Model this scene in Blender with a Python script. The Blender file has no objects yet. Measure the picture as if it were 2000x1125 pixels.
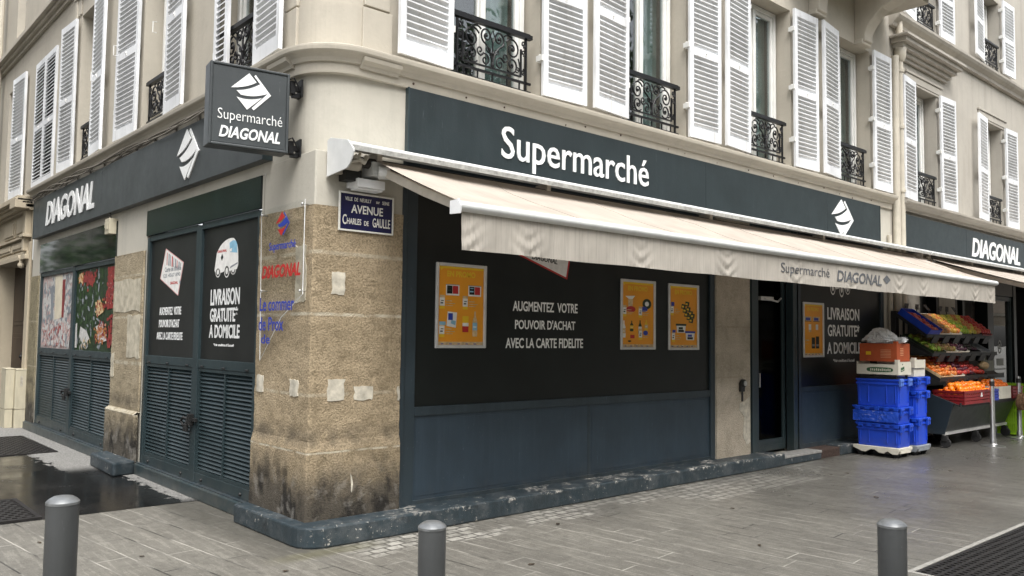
import bpy, bmesh, math, random
from mathutils import Vector, Matrix
rnd = random.Random(11)
S = bpy.context.scene
COL = S.collection
R = math.radians
# ------------------------------------------------------------------ camera, sky, sun, exposure
cam = bpy.data.cameras.new("camera"); camo = bpy.data.objects.new("camera", cam); COL.objects.link(camo)
cam.sensor_width = 36.0; cam.lens = 29.005; cam.clip_end = 2000; cam.clip_start = 0.05
yaw, pitch, roll = R(48.392), R(3.3836), R(0.6908)
f = Vector((math.cos(yaw)*math.cos(pitch), math.sin(yaw)*math.cos(pitch), math.sin(pitch)))
r = f.cross(Vector((0, 0, 1))).normalized(); u = r.cross(f)
r2 = math.cos(roll)*r + math.sin(roll)*u; u2 = -math.sin(roll)*r + math.cos(roll)*u
M = Matrix((r2, u2, -f)).transposed().to_4x4(); M.translation = Vector((-3.009, -5.672, 1.55))
camo.matrix_world = M
S.camera = camo
SUN_EL, SUN_AZ = R(58), R(205)          # azimuth measured clockwise from +y
W = bpy.data.worlds.new("World"); S.world = W; W.use_nodes = True
wn = W.node_tree.nodes; wl = W.node_tree.links
bg = wn["Background"]; sky = wn.new("ShaderNodeTexSky"); sky.sky_type = 'NISHITA'; sky.sun_disc = False
sky.sun_elevation = SUN_EL; sky.sun_rotation = SUN_AZ; sky.air_density = 1.0; sky.dust_density = 5.0
hs = wn.new("ShaderNodeHueSaturation"); hs.inputs['Saturation'].default_value = 0.22
wl.new(sky.outputs[0], hs.inputs['Color']); wl.new(hs.outputs[0], bg.inputs[0]); bg.inputs[1].default_value = 0.15
sl = bpy.data.lights.new("sun", 'SUN'); sl.energy = 0.9; sl.angle = R(35); sl.color = (1, .97, .92)
so = bpy.data.objects.new("sun", sl); COL.objects.link(so)
sd = Vector((math.sin(SUN_AZ)*math.cos(SUN_EL), math.cos(SUN_AZ)*math.cos(SUN_EL), math.sin(SUN_EL)))
so.rotation_euler = sd.to_track_quat('Z', 'Y').to_euler()
S.view_settings.view_transform = 'Standard'; S.view_settings.look = 'None'
S.view_settings.exposure = 1.22; S.view_settings.gamma = 1.0

# ------------------------------------------------------------------ material helpers
class NT:
    def __init__(s, name):
        s.m = bpy.data.materials.new(name); s.m.use_nodes = True
        s.t = s.m.node_tree; s.n = s.t.nodes; s.b = s.n["Principled BSDF"]
        s.geo = s.n.new("ShaderNodeNewGeometry"); s.pos = s.geo.outputs['Position']
    def link(s, a, b): s.t.links.new(a, b)
    def noise(s, scale, detail=4, rough=.55, vec=None, sc=None):
        k = s.n.new("ShaderNodeTexNoise"); k.inputs['Scale'].default_value = scale
        k.inputs['Detail'].default_value = detail; k.inputs['Roughness'].default_value = rough
        v = vec or s.pos
        if sc: v = s.mapped(v, sc)
        s.link(v, k.inputs['Vector']); return k.outputs['Fac']
    def mapped(s, v, sc=(1, 1, 1), rot=(0, 0, 0), loc=(0, 0, 0)):
        k = s.n.new("ShaderNodeMapping"); k.inputs['Scale'].default_value = sc
        k.inputs['Rotation'].default_value = rot; k.inputs['Location'].default_value = loc
        s.link(v, k.inputs['Vector']); return k.outputs[0]
    def ramp(s, fac, p0, p1, c0=(0, 0, 0), c1=(1, 1, 1)):
        k = s.n.new("ShaderNodeValToRGB"); e = k.color_ramp.elements
        e[0].position = p0; e[1].position = p1; e[0].color = (*c0, 1); e[1].color = (*c1, 1)
        s.link(fac, k.inputs[0]); return k.outputs[0]
    def mix(s, fac, a, b, mode='MIX'):
        k = s.n.new("ShaderNodeMix"); k.data_type = 'RGBA'; k.blend_type = mode
        for sock, v in ((k.inputs[0], fac), (k.inputs[6], a), (k.inputs[7], b)):
            if isinstance(v, (int, float)): sock.default_value = v
            elif isinstance(v, tuple): sock.default_value = (*v, 1)
            else: s.link(v, sock)
        return k.outputs[2]
    def math(s, op, a, b=0.0, c=0.0, clamp=False):
        k = s.n.new("ShaderNodeMath"); k.operation = op; k.use_clamp = clamp
        for i, v in enumerate((a, b, c)):
            if isinstance(v, (int, float)): k.inputs[i].default_value = v
            else: s.link(v, k.inputs[i])
        return k.outputs[0]
    def xyz(s):
        k = s.n.new("ShaderNodeSeparateXYZ"); s.link(s.pos, k.inputs[0]); return k.outputs
    def sstep(s, v, a, b):
        k = s.n.new("ShaderNodeMapRange"); k.interpolation_type = 'SMOOTHSTEP'
        s.link(v, k.inputs[0]); k.inputs[1].default_value = a; k.inputs[2].default_value = b; return k.outputs[0]
    def bump(s, h, strength=.3, dist=.01, normal=None):
        k = s.n.new("ShaderNodeBump"); k.inputs['Strength'].default_value = strength; k.inputs['Distance'].default_value = dist
        s.link(h, k.inputs['Height'])
        if normal: s.link(normal, k.inputs['Normal'])
        s.link(k.outputs[0], s.b.inputs['Normal']); return k.outputs[0]
    def col(s, c):
        if isinstance(c, tuple): s.b.inputs['Base Color'].default_value = (*c, 1)
        else: s.link(c, s.b.inputs['Base Color'])
    def rough(s, v):
        if isinstance(v, (int, float)): s.b.inputs['Roughness'].default_value = v
        else: s.link(v, s.b.inputs['Roughness'])

MATS = {}
def plain(name, c, rough=.5, var=.12, scale=6, metal=0., bump=0., bscale=120, spec=.5, sc=None, rvar=0.0):
    if name in MATS: return MATS[name]
    t = NT(name); n = t.noise(scale, sc=sc)
    lo = tuple(max(0, x*(1-var)) for x in c); hi = tuple(min(1, x*(1+var)) for x in c)
    t.col(t.ramp(n, .3, .7, lo, hi)); t.b.inputs['Metallic'].default_value = metal
    t.b.inputs['Specular IOR Level'].default_value = spec
    if rvar:
        k = t.noise(scale*2.3); t.rough(t.math('MULTIPLY_ADD', k, rvar, rough-rvar/2))
    else: t.rough(rough)
    if bump: t.bump(t.noise(bscale, 3), bump, .004)
    MATS[name] = t.m; return t.m

def plaster(name, c, streak=.18, clean=False):
    t = NT(name); x = t.xyz()
    big = t.noise(.9, 5); fine = t.noise(14, 5)
    base = t.mix(t.ramp(big, .3, .75), tuple(k*.86 for k in c), tuple(k*1.06 for k in c))
    base = t.mix(t.math('MULTIPLY', t.ramp(fine, .45, .8), .16), base, tuple(k*.7 for k in c))
    st = t.noise(1.0, 5, .6, sc=(5, 5, .35))
    base = t.mix(t.math('MULTIPLY', t.ramp(st, .52, .78), streak*1.7), base, tuple(k*.52 for k in c))
    pt = t.noise(2.6, 6, .7); base = t.mix(t.math('MULTIPLY', t.ramp(pt, .55, .7), .22), base, tuple(k*.62 for k in c))
    sp = t.noise(60, 2); base = t.mix(t.math('MULTIPLY', t.ramp(sp, .70, .76), .25), base, tuple(k*.5 for k in c))
    t.col(base); t.rough(.88); t.b.inputs['Specular IOR Level'].default_value = .25
    t.bump(t.math('ADD', t.noise(35, 5), t.math('MULTIPLY', t.noise(4, 3), 1.5)), .22, .008)
    return t.m

def stone(name, c, joints, joint_c, soot=True, mottle=1.0):
    t = NT(name); x = t.xyz()
    n1 = t.noise(2.6, 6, .65); n2 = t.noise(60, 4, .6); n3 = t.noise(130, 3, .6)
    b = t.mix(t.ramp(n1, .34, .66), tuple(k*.70 for k in c), (c[0]*1.22, c[1]*1.24, c[2]*1.32))
    blk = t.noise(1, 3, .5, sc=(.5, .5, 2.3)); b = t.mix(t.math('MULTIPLY', t.ramp(blk, .42, .60), .55), b, tuple(k*.66 for k in c))
    n5 = t.noise(7, 7, .72); b = t.mix(t.math('MULTIPLY', t.ramp(n5, .5, .7), .38*mottle), b, (c[0]*.55, c[1]*.52, c[2]*.46))
    b = t.mix(t.math('MULTIPLY', t.ramp(n5, .48, .34), .30*mottle), b, (c[0]*1.4, c[1]*1.42, c[2]*1.5))
    b = t.mix(t.math('MULTIPLY', t.ramp(n2, .47, .60), .62*mottle), b, tuple(k*.5 for k in c))
    b = t.mix(t.math('MULTIPLY', t.ramp(n3, .6, .72), .5*mottle), b, (c[0]*1.55, c[1]*1.55, c[2]*1.6))
    if soot:
        d = t.math('ADD', t.math('MULTIPLY', x[2], -1.6), t.math('MULTIPLY', n1, 1.0))
        b = t.mix(t.math('MULTIPLY', t.sstep(d, -.62, .12), .90), b, (.060, .055, .048))
        bl = t.noise(5, 4, .6, sc=(1, 1, .6)); zz = t.sstep(x[2], .8, .3)
        b = t.mix(t.math('MULTIPLY', t.math('MULTIPLY', t.ramp(bl, .49, .62), zz), .85), b, (.018, .017, .016))
        wz = t.noise(7, 5, .6, sc=(1.3, 1.3, 1)); zz2 = t.sstep(x[2], .6, .3)
        b = t.mix(t.math('MULTIPLY', t.math('MULTIPLY', t.ramp(wz, .54, .68), zz2), .4), b, (.34, .32, .29))
        rim = t.noise(6, 4); zr = t.math('ABSOLUTE', t.math('SUBTRACT', x[2], .765))
        b = t.mix(t.math('MULTIPLY', t.math('MULTIPLY', t.sstep(zr, .12, .0), t.ramp(rim, .3, .6)), .75), b, (.10, .085, .065))
    wob = t.math('MULTIPLY', t.math('SUBTRACT', t.noise(3, 4), .5), .022)
    for z, w, k in joints:
        dz = t.math('ABSOLUTE', t.math('ADD', t.math('SUBTRACT', x[2], z), wob))
        b = t.mix(t.math('MULTIPLY', t.math('MULTIPLY', t.sstep(dz, w*1.6, w*.5), k), t.ramp(t.noise(9, 4), .35, .55)), b, joint_c)
    t.col(b); t.rough(.92); t.b.inputs['Specular IOR Level'].default_value = .2
    t.bump(t.math('ADD', t.math('MULTIPLY_ADD', n5, -.5, t.math('MULTIPLY', n2, -1.0)), t.math('MULTIPLY', n3, .3)), .9, .014)
    return t.m

def paint(name, c, rough=.45, chips=0., z0=0., dirt=.25, rust=False, spec=.5, grain=True):
    t = NT(name); n = t.noise(2.2, 5); st = t.noise(1.2, 5, .65, sc=(14, 14, .8))
    b = t.mix(t.ramp(n, .3, .7), tuple(k*.82 for k in c), tuple(k*1.15 for k in c))
    b = t.mix(t.math('MULTIPLY', t.ramp(st, .5, .75), dirt), b, tuple(min(1, k*1.7+.02) for k in c))
    sp = t.noise(55, 3, .6); b = t.mix(t.math('MULTIPLY', t.ramp(sp, .70, .74), .35*dirt*2), b, (.4, .4, .38))
    z = t.xyz()[2]; du = t.math('MULTIPLY', t.sstep(t.math('ADD', z, t.math('MULTIPLY', st, .35)), .52, .18), t.ramp(t.noise(6, 5, .7), .35, .65))
    b = t.mix(t.math('MULTIPLY', du, .10 if chips else .42), b, (.13, .125, .11))
    sc = t.noise(1, 4, .75, sc=(30, 30, 5)); b = t.mix(t.math('MULTIPLY', t.ramp(sc, .66, .72), .35), b, tuple(min(1, k*2.6+.04) for k in c))
    if chips:
        k = t.noise(24, 6, .7); k2 = t.noise(2.3, 3)
        msk = t.math('MULTIPLY', t.ramp(k, .615, .635), t.ramp(k2, .45, .62))
        tp = t.math('MULTIPLY', t.math('MULTIPLY', t.sstep(t.math('MULTIPLY_ADD', k2, .06, z), .145, .165), t.sstep(t.xyz()[0], .5, 1.0)), t.ramp(k, .50, .54)); tp = t.math('MULTIPLY', tp, t.ramp(t.noise(3.7, 4), .50, .6)); msk = t.math('MAXIMUM', msk, tp)
        gy = t.noise(4.5, 5, .7); b = t.mix(t.math('MULTIPLY', t.ramp(gy, .48, .66), .6), b, (.105, .115, .12))
        b = t.mix(msk, b, t.mix(t.noise(40, 3), (.62, .6, .55), (.28, .26, .23)))
        dk = t.noise(7, 6, .7); b = t.mix(t.math('MULTIPLY', t.ramp(dk, .55, .68), .6), b, (.02, .022, .024))
    t.col(b); t.rough(t.math('MULTIPLY_ADD', t.noise(9, 4), .22, rough-.1)); t.b.inputs['Specular IOR Level'].default_value = spec
    t.bump(t.math('ADD', t.noise(70, 3), t.math('MULTIPLY', t.noise(8, 3), 1.2 if chips else .5)), .5 if chips else .12, .006)
    return t.m

def fabric(name, c, streak=.5):
    t = NT(name); w = t.noise(1, 4, .6, sc=(9, 1.5, .6)); n = t.noise(3, 5); fn = t.noise(300, 2)
    b = t.mix(t.ramp(n, .3, .75), tuple(k*.84 for k in c), tuple(min(1, k*1.06) for k in c))
    w2 = t.noise(1, 5, .7, sc=(75, 2, 2.2))
    b = t.mix(t.math('MULTIPLY', t.ramp(w2, .48, .72), streak), b, tuple(k*.55 for k in c))
    b = t.mix(t.math('MULTIPLY', t.ramp(w, .55, .75), streak*.6), b, tuple(k*.7 for k in c))
    t.col(b); t.rough(.9); t.b.inputs['Specular IOR Level'].default_value = .15
    t.bump(fn, .15, .002)
    # thin cloth: some light passes through
    tr = t.n.new("ShaderNodeBsdfTranslucent"); ms = t.n.new("ShaderNodeMixShader"); ms.inputs[0].default_value = .12
    t.link(b, tr.inputs[0]); out = t.n["Material Output"]
    t.link(t.b.outputs[0], ms.inputs[1]); t.link(tr.outputs[0], ms.inputs[2]); t.link(ms.outputs[0], out.inputs[0])
    return t.m

def glass(name, tint=(.75, .8, .8), refl=.14, rough=0.01, graz=.45):
    t = NT(name); out = t.n["Material Output"]
    tr = t.n.new("ShaderNodeBsdfTransparent"); tr.inputs[0].default_value = (*tint, 1)
    gl = t.n.new("ShaderNodeBsdfGlossy"); gl.inputs['Roughness'].default_value = rough
    lw = t.n.new("ShaderNodeLayerWeight"); lw.inputs[0].default_value = .5
    bp = t.n.new("ShaderNodeBump"); bp.inputs['Strength'].default_value = .05; bp.inputs['Distance'].default_value = .02
    t.link(t.noise(2.2, 2), bp.inputs['Height']); t.link(bp.outputs[0], gl.inputs['Normal'])
    fac = t.math('MULTIPLY_ADD', t.math('POWER', lw.outputs['Facing'], 4.0), graz, refl, clamp=True)
    ms = t.n.new("ShaderNodeMixShader"); t.link(fac, ms.inputs[0])
    t.link(tr.outputs[0], ms.inputs[1]); t.link(gl.outputs[0], ms.inputs[2]); t.link(ms.outputs[0], out.inputs[0])
    return t.m

def pavement_mat():
    t = NT("granite_paving"); x = t.xyz()
    wob = t.n.new("ShaderNodeTexNoise"); wob.inputs['Scale'].default_value = .7
    t.link(t.pos, wob.inputs['Vector'])
    v = t.mapped(t.pos, (1, 1, 1), (0, 0, R(90-6)))
    br = t.n.new("ShaderNodeTexBrick"); t.link(v, br.inputs['Vector'])
    br.offset = .37; br.offset_frequency = 2; br.squash = 1.35; br.squash_frequency = 3
    br.inputs['Color1'].default_value = (.0, .0, .0, 1); br.inputs['Color2'].default_value = (1, 1, 1, 1)
    br.inputs['Mortar'].default_value = (.5, .5, .5, 1); br.inputs['Scale'].default_value = 1
    br.inputs['Mortar Size'].default_value = .0065; br.inputs['Mortar Smooth'].default_value = .25; br.inputs['Brick Width'].default_value = 1.05
    br.inputs['Row Height'].default_value = .215; br.inputs['Bias'].default_value = 0
    n1 = t.noise(.8, 5, .6); n2 = t.noise(9, 6, .7); n3 = t.noise(62, 4, .65); n4 = t.noise(150, 3, .6)
    slab = t.mix(br.outputs['Color'], (.152, .145, .126), (.215, .205, .177))
    slab = t.mix(t.ramp(n1, .35, .68), slab, t.mix(.6, slab, (.285, .272, .235)))
    slab = t.mix(t.math('MULTIPLY', t.ramp(n2, .46, .70), .5), slab, (.075, .070, .058))
    gum = t.noise(22, 2, .4); slab = t.mix(t.math('MULTIPLY', t.ramp(gum, .72, .75), .6), slab, (.05, .048, .042))
    slab = t.mix(t.math('MULTIPLY', t.ramp(n3, .52, .66), .62), slab, (.33, .315, .275))
    slab = t.mix(t.math('MULTIPLY', t.ramp(n4, .52, .64), .6), slab, (.04, .038, .034))
    scr = t.noise(1, 5, .7, vec=t.mapped(t.pos, (22, 1.8, 1), (0, 0, R(-6)))); slab = t.mix(t.math('MULTIPLY', t.ramp(scr, .55, .70), .42), slab, (.36, .345, .30)); slab = t.mix(t.math('MULTIPLY', t.ramp(scr, .46, .33), .40), slab, (.08, .075, .065))
    jm = t.ramp(t.noise(1.4, 4), .42, .56)
    jcol = t.mix(jm, (.03, .029, .026), (.36, .345, .305))
    jf = t.math('MULTIPLY', br.outputs['Fac'], t.ramp(t.noise(2.6, 5, .7), .36, .52))
    jf = t.math('MAXIMUM', jf, t.math('MULTIPLY', br.outputs['Fac'], t.math('MULTIPLY', t.sstep(x[0], 1.2, -.2), .75)))
    c = t.mix(jf, slab, jcol)
    # little setts patched in along the shop's plinth
    v2 = t.mapped(t.pos, (1, 1, 1), (0, 0, R(-3)))
    b2 = t.n.new("ShaderNodeTexBrick"); t.link(v2, b2.inputs['Vector']); b2.offset = .5
    b2.inputs['Color1'].default_value = (.30, .29, .255, 1); b2.inputs['Color2'].default_value = (.46, .445, .40, 1)
    b2.inputs['Mortar'].default_value = (.07, .066, .058, 1); b2.inputs['Scale'].default_value = 1
    b2.inputs['Mortar Size'].default_value = .011; b2.inputs['Mortar Smooth'].default_value = .3; b2.inputs['Brick Width'].default_value = .14; b2.inputs['Row Height'].default_value = .10
    setts = t.mix(t.math('MULTIPLY', t.ramp(n3, .55, .7), .4), b2.outputs['Color'], (.42, .41, .37))
    setts = t.mix(t.math('MULTIPLY', t.ramp(n2, .45, .62), .75), setts, (.11, .105, .092))
    edge = t.math('ADD', x[1], t.math('MULTIPLY', t.math('SUBTRACT', t.noise(1.1, 4), .5), .8))
    ms = t.sstep(edge, -.66, -.63); mx = t.math('MULTIPLY', t.sstep(x[0], .0, .3), t.sstep(x[0], 9.0, 8.6))
    sm = t.math('MULTIPLY', t.math('MULTIPLY', ms, mx), t.ramp(t.noise(1.3, 4), .44, .52))
    pat = t.math('MULTIPLY', t.math('MULTIPLY', t.sstep(t.math('ABSOLUTE', t.math('SUBTRACT', x[0], t.math('MULTIPLY_ADD', x[1], -.6, 4.3))), 1.15, 1.0),
                 t.sstep(t.math('ADD', x[1], t.math('MULTIPLY', t.noise(3, 3), .3)), -.86, -.80)), .9)
    sm = t.math('MAXIMUM', sm, pat)
    c = t.mix(t.math('MULTIPLY', sm, .9), c, setts)
    # grime against the plinth, moss at the corner
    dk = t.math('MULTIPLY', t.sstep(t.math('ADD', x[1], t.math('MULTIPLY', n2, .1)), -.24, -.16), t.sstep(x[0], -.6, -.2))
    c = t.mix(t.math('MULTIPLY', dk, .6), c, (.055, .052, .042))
    mo = t.math('MULTIPLY', t.sstep(t.math('ADD', t.math('ABSOLUTE', t.math('ADD', x[1], .33)), t.math('MULTIPLY', n2, .16)), .22, .10), t.sstep(t.math('ABSOLUTE', x[0]), .55, .2))
    c = t.mix(t.math('MULTIPLY', mo, .5), c, (.075, .07, .02))
    # old damp stain off the fruit stand
    c = t.mix(t.math('MULTIPLY', t.math('MULTIPLY', t.sstep(t.math('ADD', x[0], n1), 7.6, 9.0), t.sstep(t.math('ADD', x[1], n1), -2.2, -.8)), .6), c, (.06, .057, .052))
    dn = t.noise(.55, 5, .6); damp = t.math('MULTIPLY', t.sstep(t.math('MULTIPLY_ADD', dn, 5.0, x[0]), 4.6, 8.0), t.sstep(t.math('MULTIPLY_ADD', dn, 2.0, x[1]), -3.0, -1.2))
    c = t.mix(t.math('MULTIPLY', damp, .42), c, (.055, .053, .050))
    t.col(c)
    rg = t.math('MULTIPLY_ADD', n2, .4, t.math('MULTIPLY_ADD', n1, .35, .13)); t.rough(t.math('MULTIPLY_ADD', damp, -.17, rg, clamp=True))
    t.b.inputs['Specular IOR Level'].default_value = .5
    h = t.math('ADD', t.math('MULTIPLY', br.outputs['Fac'], -1.2), t.math('ADD', t.math('MULTIPLY', n3, .35), t.math('MULTIPLY', n2, .4)))
    t.bump(h, .5, .007); return t.m

def asphalt_mat():
    t = NT("wet_asphalt"); x = t.xyz()
    n1 = t.noise(1.6, 6, .65); n2 = t.noise(60, 4, .6); n3 = t.noise(7, 6, .7, sc=(1.6, .7, 1))
    e1 = t.math('ADD', x[0], t.math('MULTIPLY', t.math('SUBTRACT', n3, .5), .55))
    far = t.math('MULTIPLY', t.sstep(e1, -.60, -.54), t.math('MULTIPLY', t.sstep(x[1], 4.25, 4.9), t.sstep(x[1], 10.4, 9.6)))
    near = t.math('MULTIPLY', t.sstep(e1, -.17, -.12), t.sstep(x[1], 1.9, 2.3))
    dry = t.math('MAXIMUM', far, near)
    dryc = t.mix(t.ramp(n2, .4, .65), (.13, .128, .12), (.30, .295, .28)); wetc = t.mix(t.ramp(n2, .5, .7), (.010, .010, .010), (.022, .021, .02))
    t.col(t.mix(dry, wetc, dryc))
    wr = t.math('MULTIPLY_ADD', t.ramp(n1, .35, .7), .22, .10)
    t.rough(t.math('MULTIPLY_ADD', dry, .7, wr, clamp=True))
    t.bump(t.math('MULTIPLY_ADD', dry, t.math('MULTIPLY', n2, .5), t.math('MULTIPLY', t.noise(3.5, 3), 1.0)), .10, .008)
    return t.m

# ------------------------------------------------------------------ mesh helpers
class MB:
    def __init__(s): s.v = []; s.f = []; s.mi = []; s.m = 0
    def quad(s, *p):
        k = len(s.v); s.v += [tuple(q) for q in p]; s.f.append(tuple(range(k, k+len(p)))); s.mi.append(s.m)
    def hexa(s, p):      # 8 points: bottom 4 then top 4
        k = len(s.v); s.v += [tuple(q) for q in p]
        for a in ((0, 1, 2, 3), (4, 5, 6, 7), (0, 1, 5, 4), (1, 2, 6, 5), (2, 3, 7, 6), (3, 0, 4, 7)):
            s.f.append(tuple(k+i for i in a)); s.mi.append(s.m)
    def box(s, x0, x1, y0, y1, z0, z1):
        s.hexa([(x0, y0, z0), (x1, y0, z0), (x1, y1, z0), (x0, y1, z0), (x0, y0, z1), (x1, y0, z1), (x1, y1, z1), (x0, y1, z1)])
    def fbox(s, F, a0, a1, b0, b1, c0, c1):
        s.hexa([F(a0, b0, c0), F(a1, b0, c0), F(a1, b1, c0), F(a0, b1, c0), F(a0, b0, c1), F(a1, b0, c1), F(a1, b1, c1), F(a0, b1, c1)])
    def prism(s, pts, fn, c0, c1, caps=True):   # fn(a,b,c)
        k = len(s.v); n = len(pts)
        s.v += [tuple(fn(a, b, c0)) for a, b in pts] + [tuple(fn(a, b, c1)) for a, b in pts]
        if caps:
            s.f += [tuple(range(k, k+n)), tuple(range(k+n, k+2*n))]; s.mi += [s.m]*2
        for i in range(n):
            j = (i+1) % n; s.f.append((k+i, k+j, k+n+j, k+n+i)); s.mi.append(s.m)
    def flat(s, pts, fn, c):
        s.quad(*[fn(a, b, c) for a, b in pts])
    def tube(s, path, rad, n=8, close=False, cap=True):
        P = [Vector(p) for p in path]; N = len(P); rings = []
        up = None
        for i in range(N):
            d = (P[min(i+1, N-1)]-P[max(i-1, 0)])
            if d.length < 1e-9: d = Vector((0, 0, 1))
            d.normalize()
            if up is None: up = d.orthogonal().normalized()
            else:
                up = up-d*up.dot(d)
                up = d.orthogonal().normalized() if up.length < 1e-6 else up.normalized()
            w = d.cross(up); rr = rad[i] if isinstance(rad, (list, tuple)) else rad
            k = len(s.v); rings.append(k)
            for j in range(n):
                a = 2*math.pi*j/n; s.v.append(tuple(P[i]+up*math.cos(a)*rr+w*math.sin(a)*rr))
        for i in range(N-1):
            for j in range(n):
                s.f.append((rings[i]+j, rings[i]+(j+1) % n, rings[i+1]+(j+1) % n, rings[i+1]+j)); s.mi.append(s.m)
        if cap:
            for k in (rings[0], rings[-1]): s.f.append(tuple(k+j for j in range(n))); s.mi.append(s.m)
    def lathe(s, prof, ctr, n=24):
        k = len(s.v); m = len(prof)
        for (rr, z) in prof:
            for j in range(n):
                a = 2*math.pi*j/n; s.v.append((ctr[0]+rr*math.cos(a), ctr[1]+rr*math.sin(a), ctr[2]+z))
        for i in range(m-1):
            for j in range(n):
                s.f.append((k+i*n+j, k+i*n+(j+1) % n, k+(i+1)*n+(j+1) % n, k+(i+1)*n+j)); s.mi.append(s.m)
        for i in (0, m-1):
            s.f.append(tuple(k+i*n+j for j in range(n))); s.mi.append(s.m)
    def ball(s, c, rr, nu=12, nv=8, sq=(1, 1, 1)):
        k = len(s.v)
        for i in range(1, nv):
            th = math.pi*i/nv
            for j in range(nu):
                ph = 2*math.pi*j/nu
                s.v.append((c[0]+rr*sq[0]*math.sin(th)*math.cos(ph), c[1]+rr*sq[1]*math.sin(th)*math.sin(ph), c[2]+rr*sq[2]*math.cos(th)))
        for i in range(nv-2):
            for j in range(nu):
                s.f.append((k+i*nu+j, k+i*nu+(j+1) % nu, k+(i+1)*nu+(j+1) % nu, k+(i+1)*nu+j)); s.mi.append(s.m)
        t = len(s.v); s.v += [(c[0], c[1], c[2]+rr*sq[2]), (c[0], c[1], c[2]-rr*sq[2])]
        for j in range(nu):
            s.f += [(t, k+j, k+(j+1) % nu), (t+1, k+(nv-2)*nu+(j+1) % nu, k+(nv-2)*nu+j)]; s.mi += [s.m]*2
    def build(s, name, mats, parent=None, smooth=False, bevel=0, wn=False):
        me = bpy.data.meshes.new(name); me.from_pydata(s.v, [], s.f)
        if not isinstance(mats, (list, tuple)): mats = [mats]
        for m in mats: me.materials.append(m)
        me.polygons.foreach_set('material_index', s.mi)
        bm = bmesh.new(); bm.from_mesh(me); bmesh.ops.recalc_face_normals(bm, faces=bm.faces); bm.to_mesh(me); bm.free()
        if smooth: me.polygons.foreach_set('use_smooth', [True]*len(me.polygons))
        o = bpy.data.objects.new(name, me); COL.objects.link(o)
        if parent: o.parent = parent
        if smooth == 'auto': me.set_sharp_from_angle(angle=R(35))
        if bevel:
            b = o.modifiers.new("bevel", 'BEVEL'); b.width = bevel; b.segments = 2; b.limit_method = 'ANGLE'; b.angle_limit = R(40)
        return o

def thing(name, label, cat, loc=(0, 0, 0), group=None):
    o = bpy.data.objects.new(name, None); o.empty_display_size = .2; COL.objects.link(o); o.location = loc
    o['label'] = label; o['category'] = cat
    if group: o['group'] = group
    return o
def tag(o, label, cat, group=None):
    o['label'] = label; o['category'] = cat
    if group: o['group'] = group
    return o
def copy_tree(o, parent=None):
    c = o.copy(); COL.objects.link(c)
    if parent: c.parent = parent
    for ch in o.children: copy_tree(ch, c)
    return c

FR = lambda a, b, c: (a, -c, b)            # avenue front: a = x, b = z, c = out
FL = lambda a, b, c: (-c, a, b)            # side street front: a = y, b = z, c = out
bpy.context.view_layer.update()

_tc = {}
def text_verts(s, bold=0., shear=0., space=1.0):
    key = (s, bold, shear, space)
    if key in _tc: return _tc[key]
    cu = bpy.data.curves.new("lettering", 'FONT'); cu.body = s; cu.size = 1; cu.offset = bold; cu.shear = shear
    cu.space_character = space; cu.resolution_u = 3
    o = bpy.data.objects.new("lettering", cu); COL.objects.link(o)
    dg = bpy.context.evaluated_depsgraph_get(); me = bpy.data.meshes.new_from_object(o.evaluated_get(dg))
    V = [tuple(v.co) for v in me.vertices]; Fc = [tuple(p.vertices) for p in me.polygons]
    # boundary edges for the sides
    ec = {}
    for fc in Fc:
        for i in range(len(fc)):
            e = (fc[i], fc[(i+1) % len(fc)]); kk = tuple(sorted(e)); ec.setdefault(kk, []).append(e)
    B = [v[0] for v in ec.values() if len(v) == 1]
    bpy.data.objects.remove(o); bpy.data.meshes.remove(me)
    _tc[key] = (V, Fc, B); return _tc[key]
def text(mb, s, fn, a0, a1, b0, b1, c, depth=.0015, bold=.012, shear=0., space=1.0, slope=0.):
    V, Fc, B = text_verts(s, bold, shear, space)
    xs = [v[0] for v in V]; ys = [v[1] for v in V]; x0, x1, y0, y1 = min(xs), max(xs), min(ys), max(ys)
    k = len(mb.v); n = len(V)
    for cc in (c, c+depth):
        for v in V:
            t = (v[0]-x0)/(x1-x0); q = (v[1]-y0)/(y1-y0)
            mb.v.append(tuple(fn(a0+(a1-a0)*t, b0+(b1-b0)*q+slope*t, cc)))
    for fc in Fc: mb.f.append(tuple(k+n+i for i in fc)); mb.mi.append(mb.m)
    for a, b in B: mb.f.append((k+a, k+b, k+n+b, k+n+a)); mb.mi.append(mb.m)
def text_lines(name, lines, fn, c, mat_, parent, **kw):
    mb = MB()
    for (s, a0, a1, b0, b1) in lines: text(mb, s, fn, a0, a1, b0, b1, c, **kw)
    return mb.build(name, mat_, parent)

def bez(p0, p1, p2, n=8):
    return [((1-t)**2*p0[0]+2*t*(1-t)*p1[0]+t*t*p2[0], (1-t)**2*p0[1]+2*t*(1-t)*p1[1]+t*t*p2[1]) for t in [i/n for i in range(n+1)]]
# the shop's emblem: a square on its tip made of three curved sails, unit box, y down
_lg = lambda P: [((x-245)/510, 1-(y-.157*(x-500)-138)/462) for x, y in P]
EMB = [_lg([(470, 135), (566, 252)] + bez((566, 252), (440, 322), (248, 316))),
       _lg([(532, 172), (552, 155), (755, 422), (540, 608), (512, 580), (712, 398)] + bez((712, 398), (530, 452), (372, 408)) + [(318, 352)] + bez((318, 352), (480, 352), (612, 274))),
       _lg([(322, 434)] + bez((322, 434), (470, 496), (640, 452)) + [(455, 600)])]
def emblem(mb, fn, a0, a1, b0, b1, c, depth=.004, mi=(0, 0, 0)):
    for P, m in zip(EMB, mi):
        mb.m = m; mb.prism([(a0+(a1-a0)*x, b0+(b1-b0)*y) for x, y in P], fn, c, c+depth)

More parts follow.
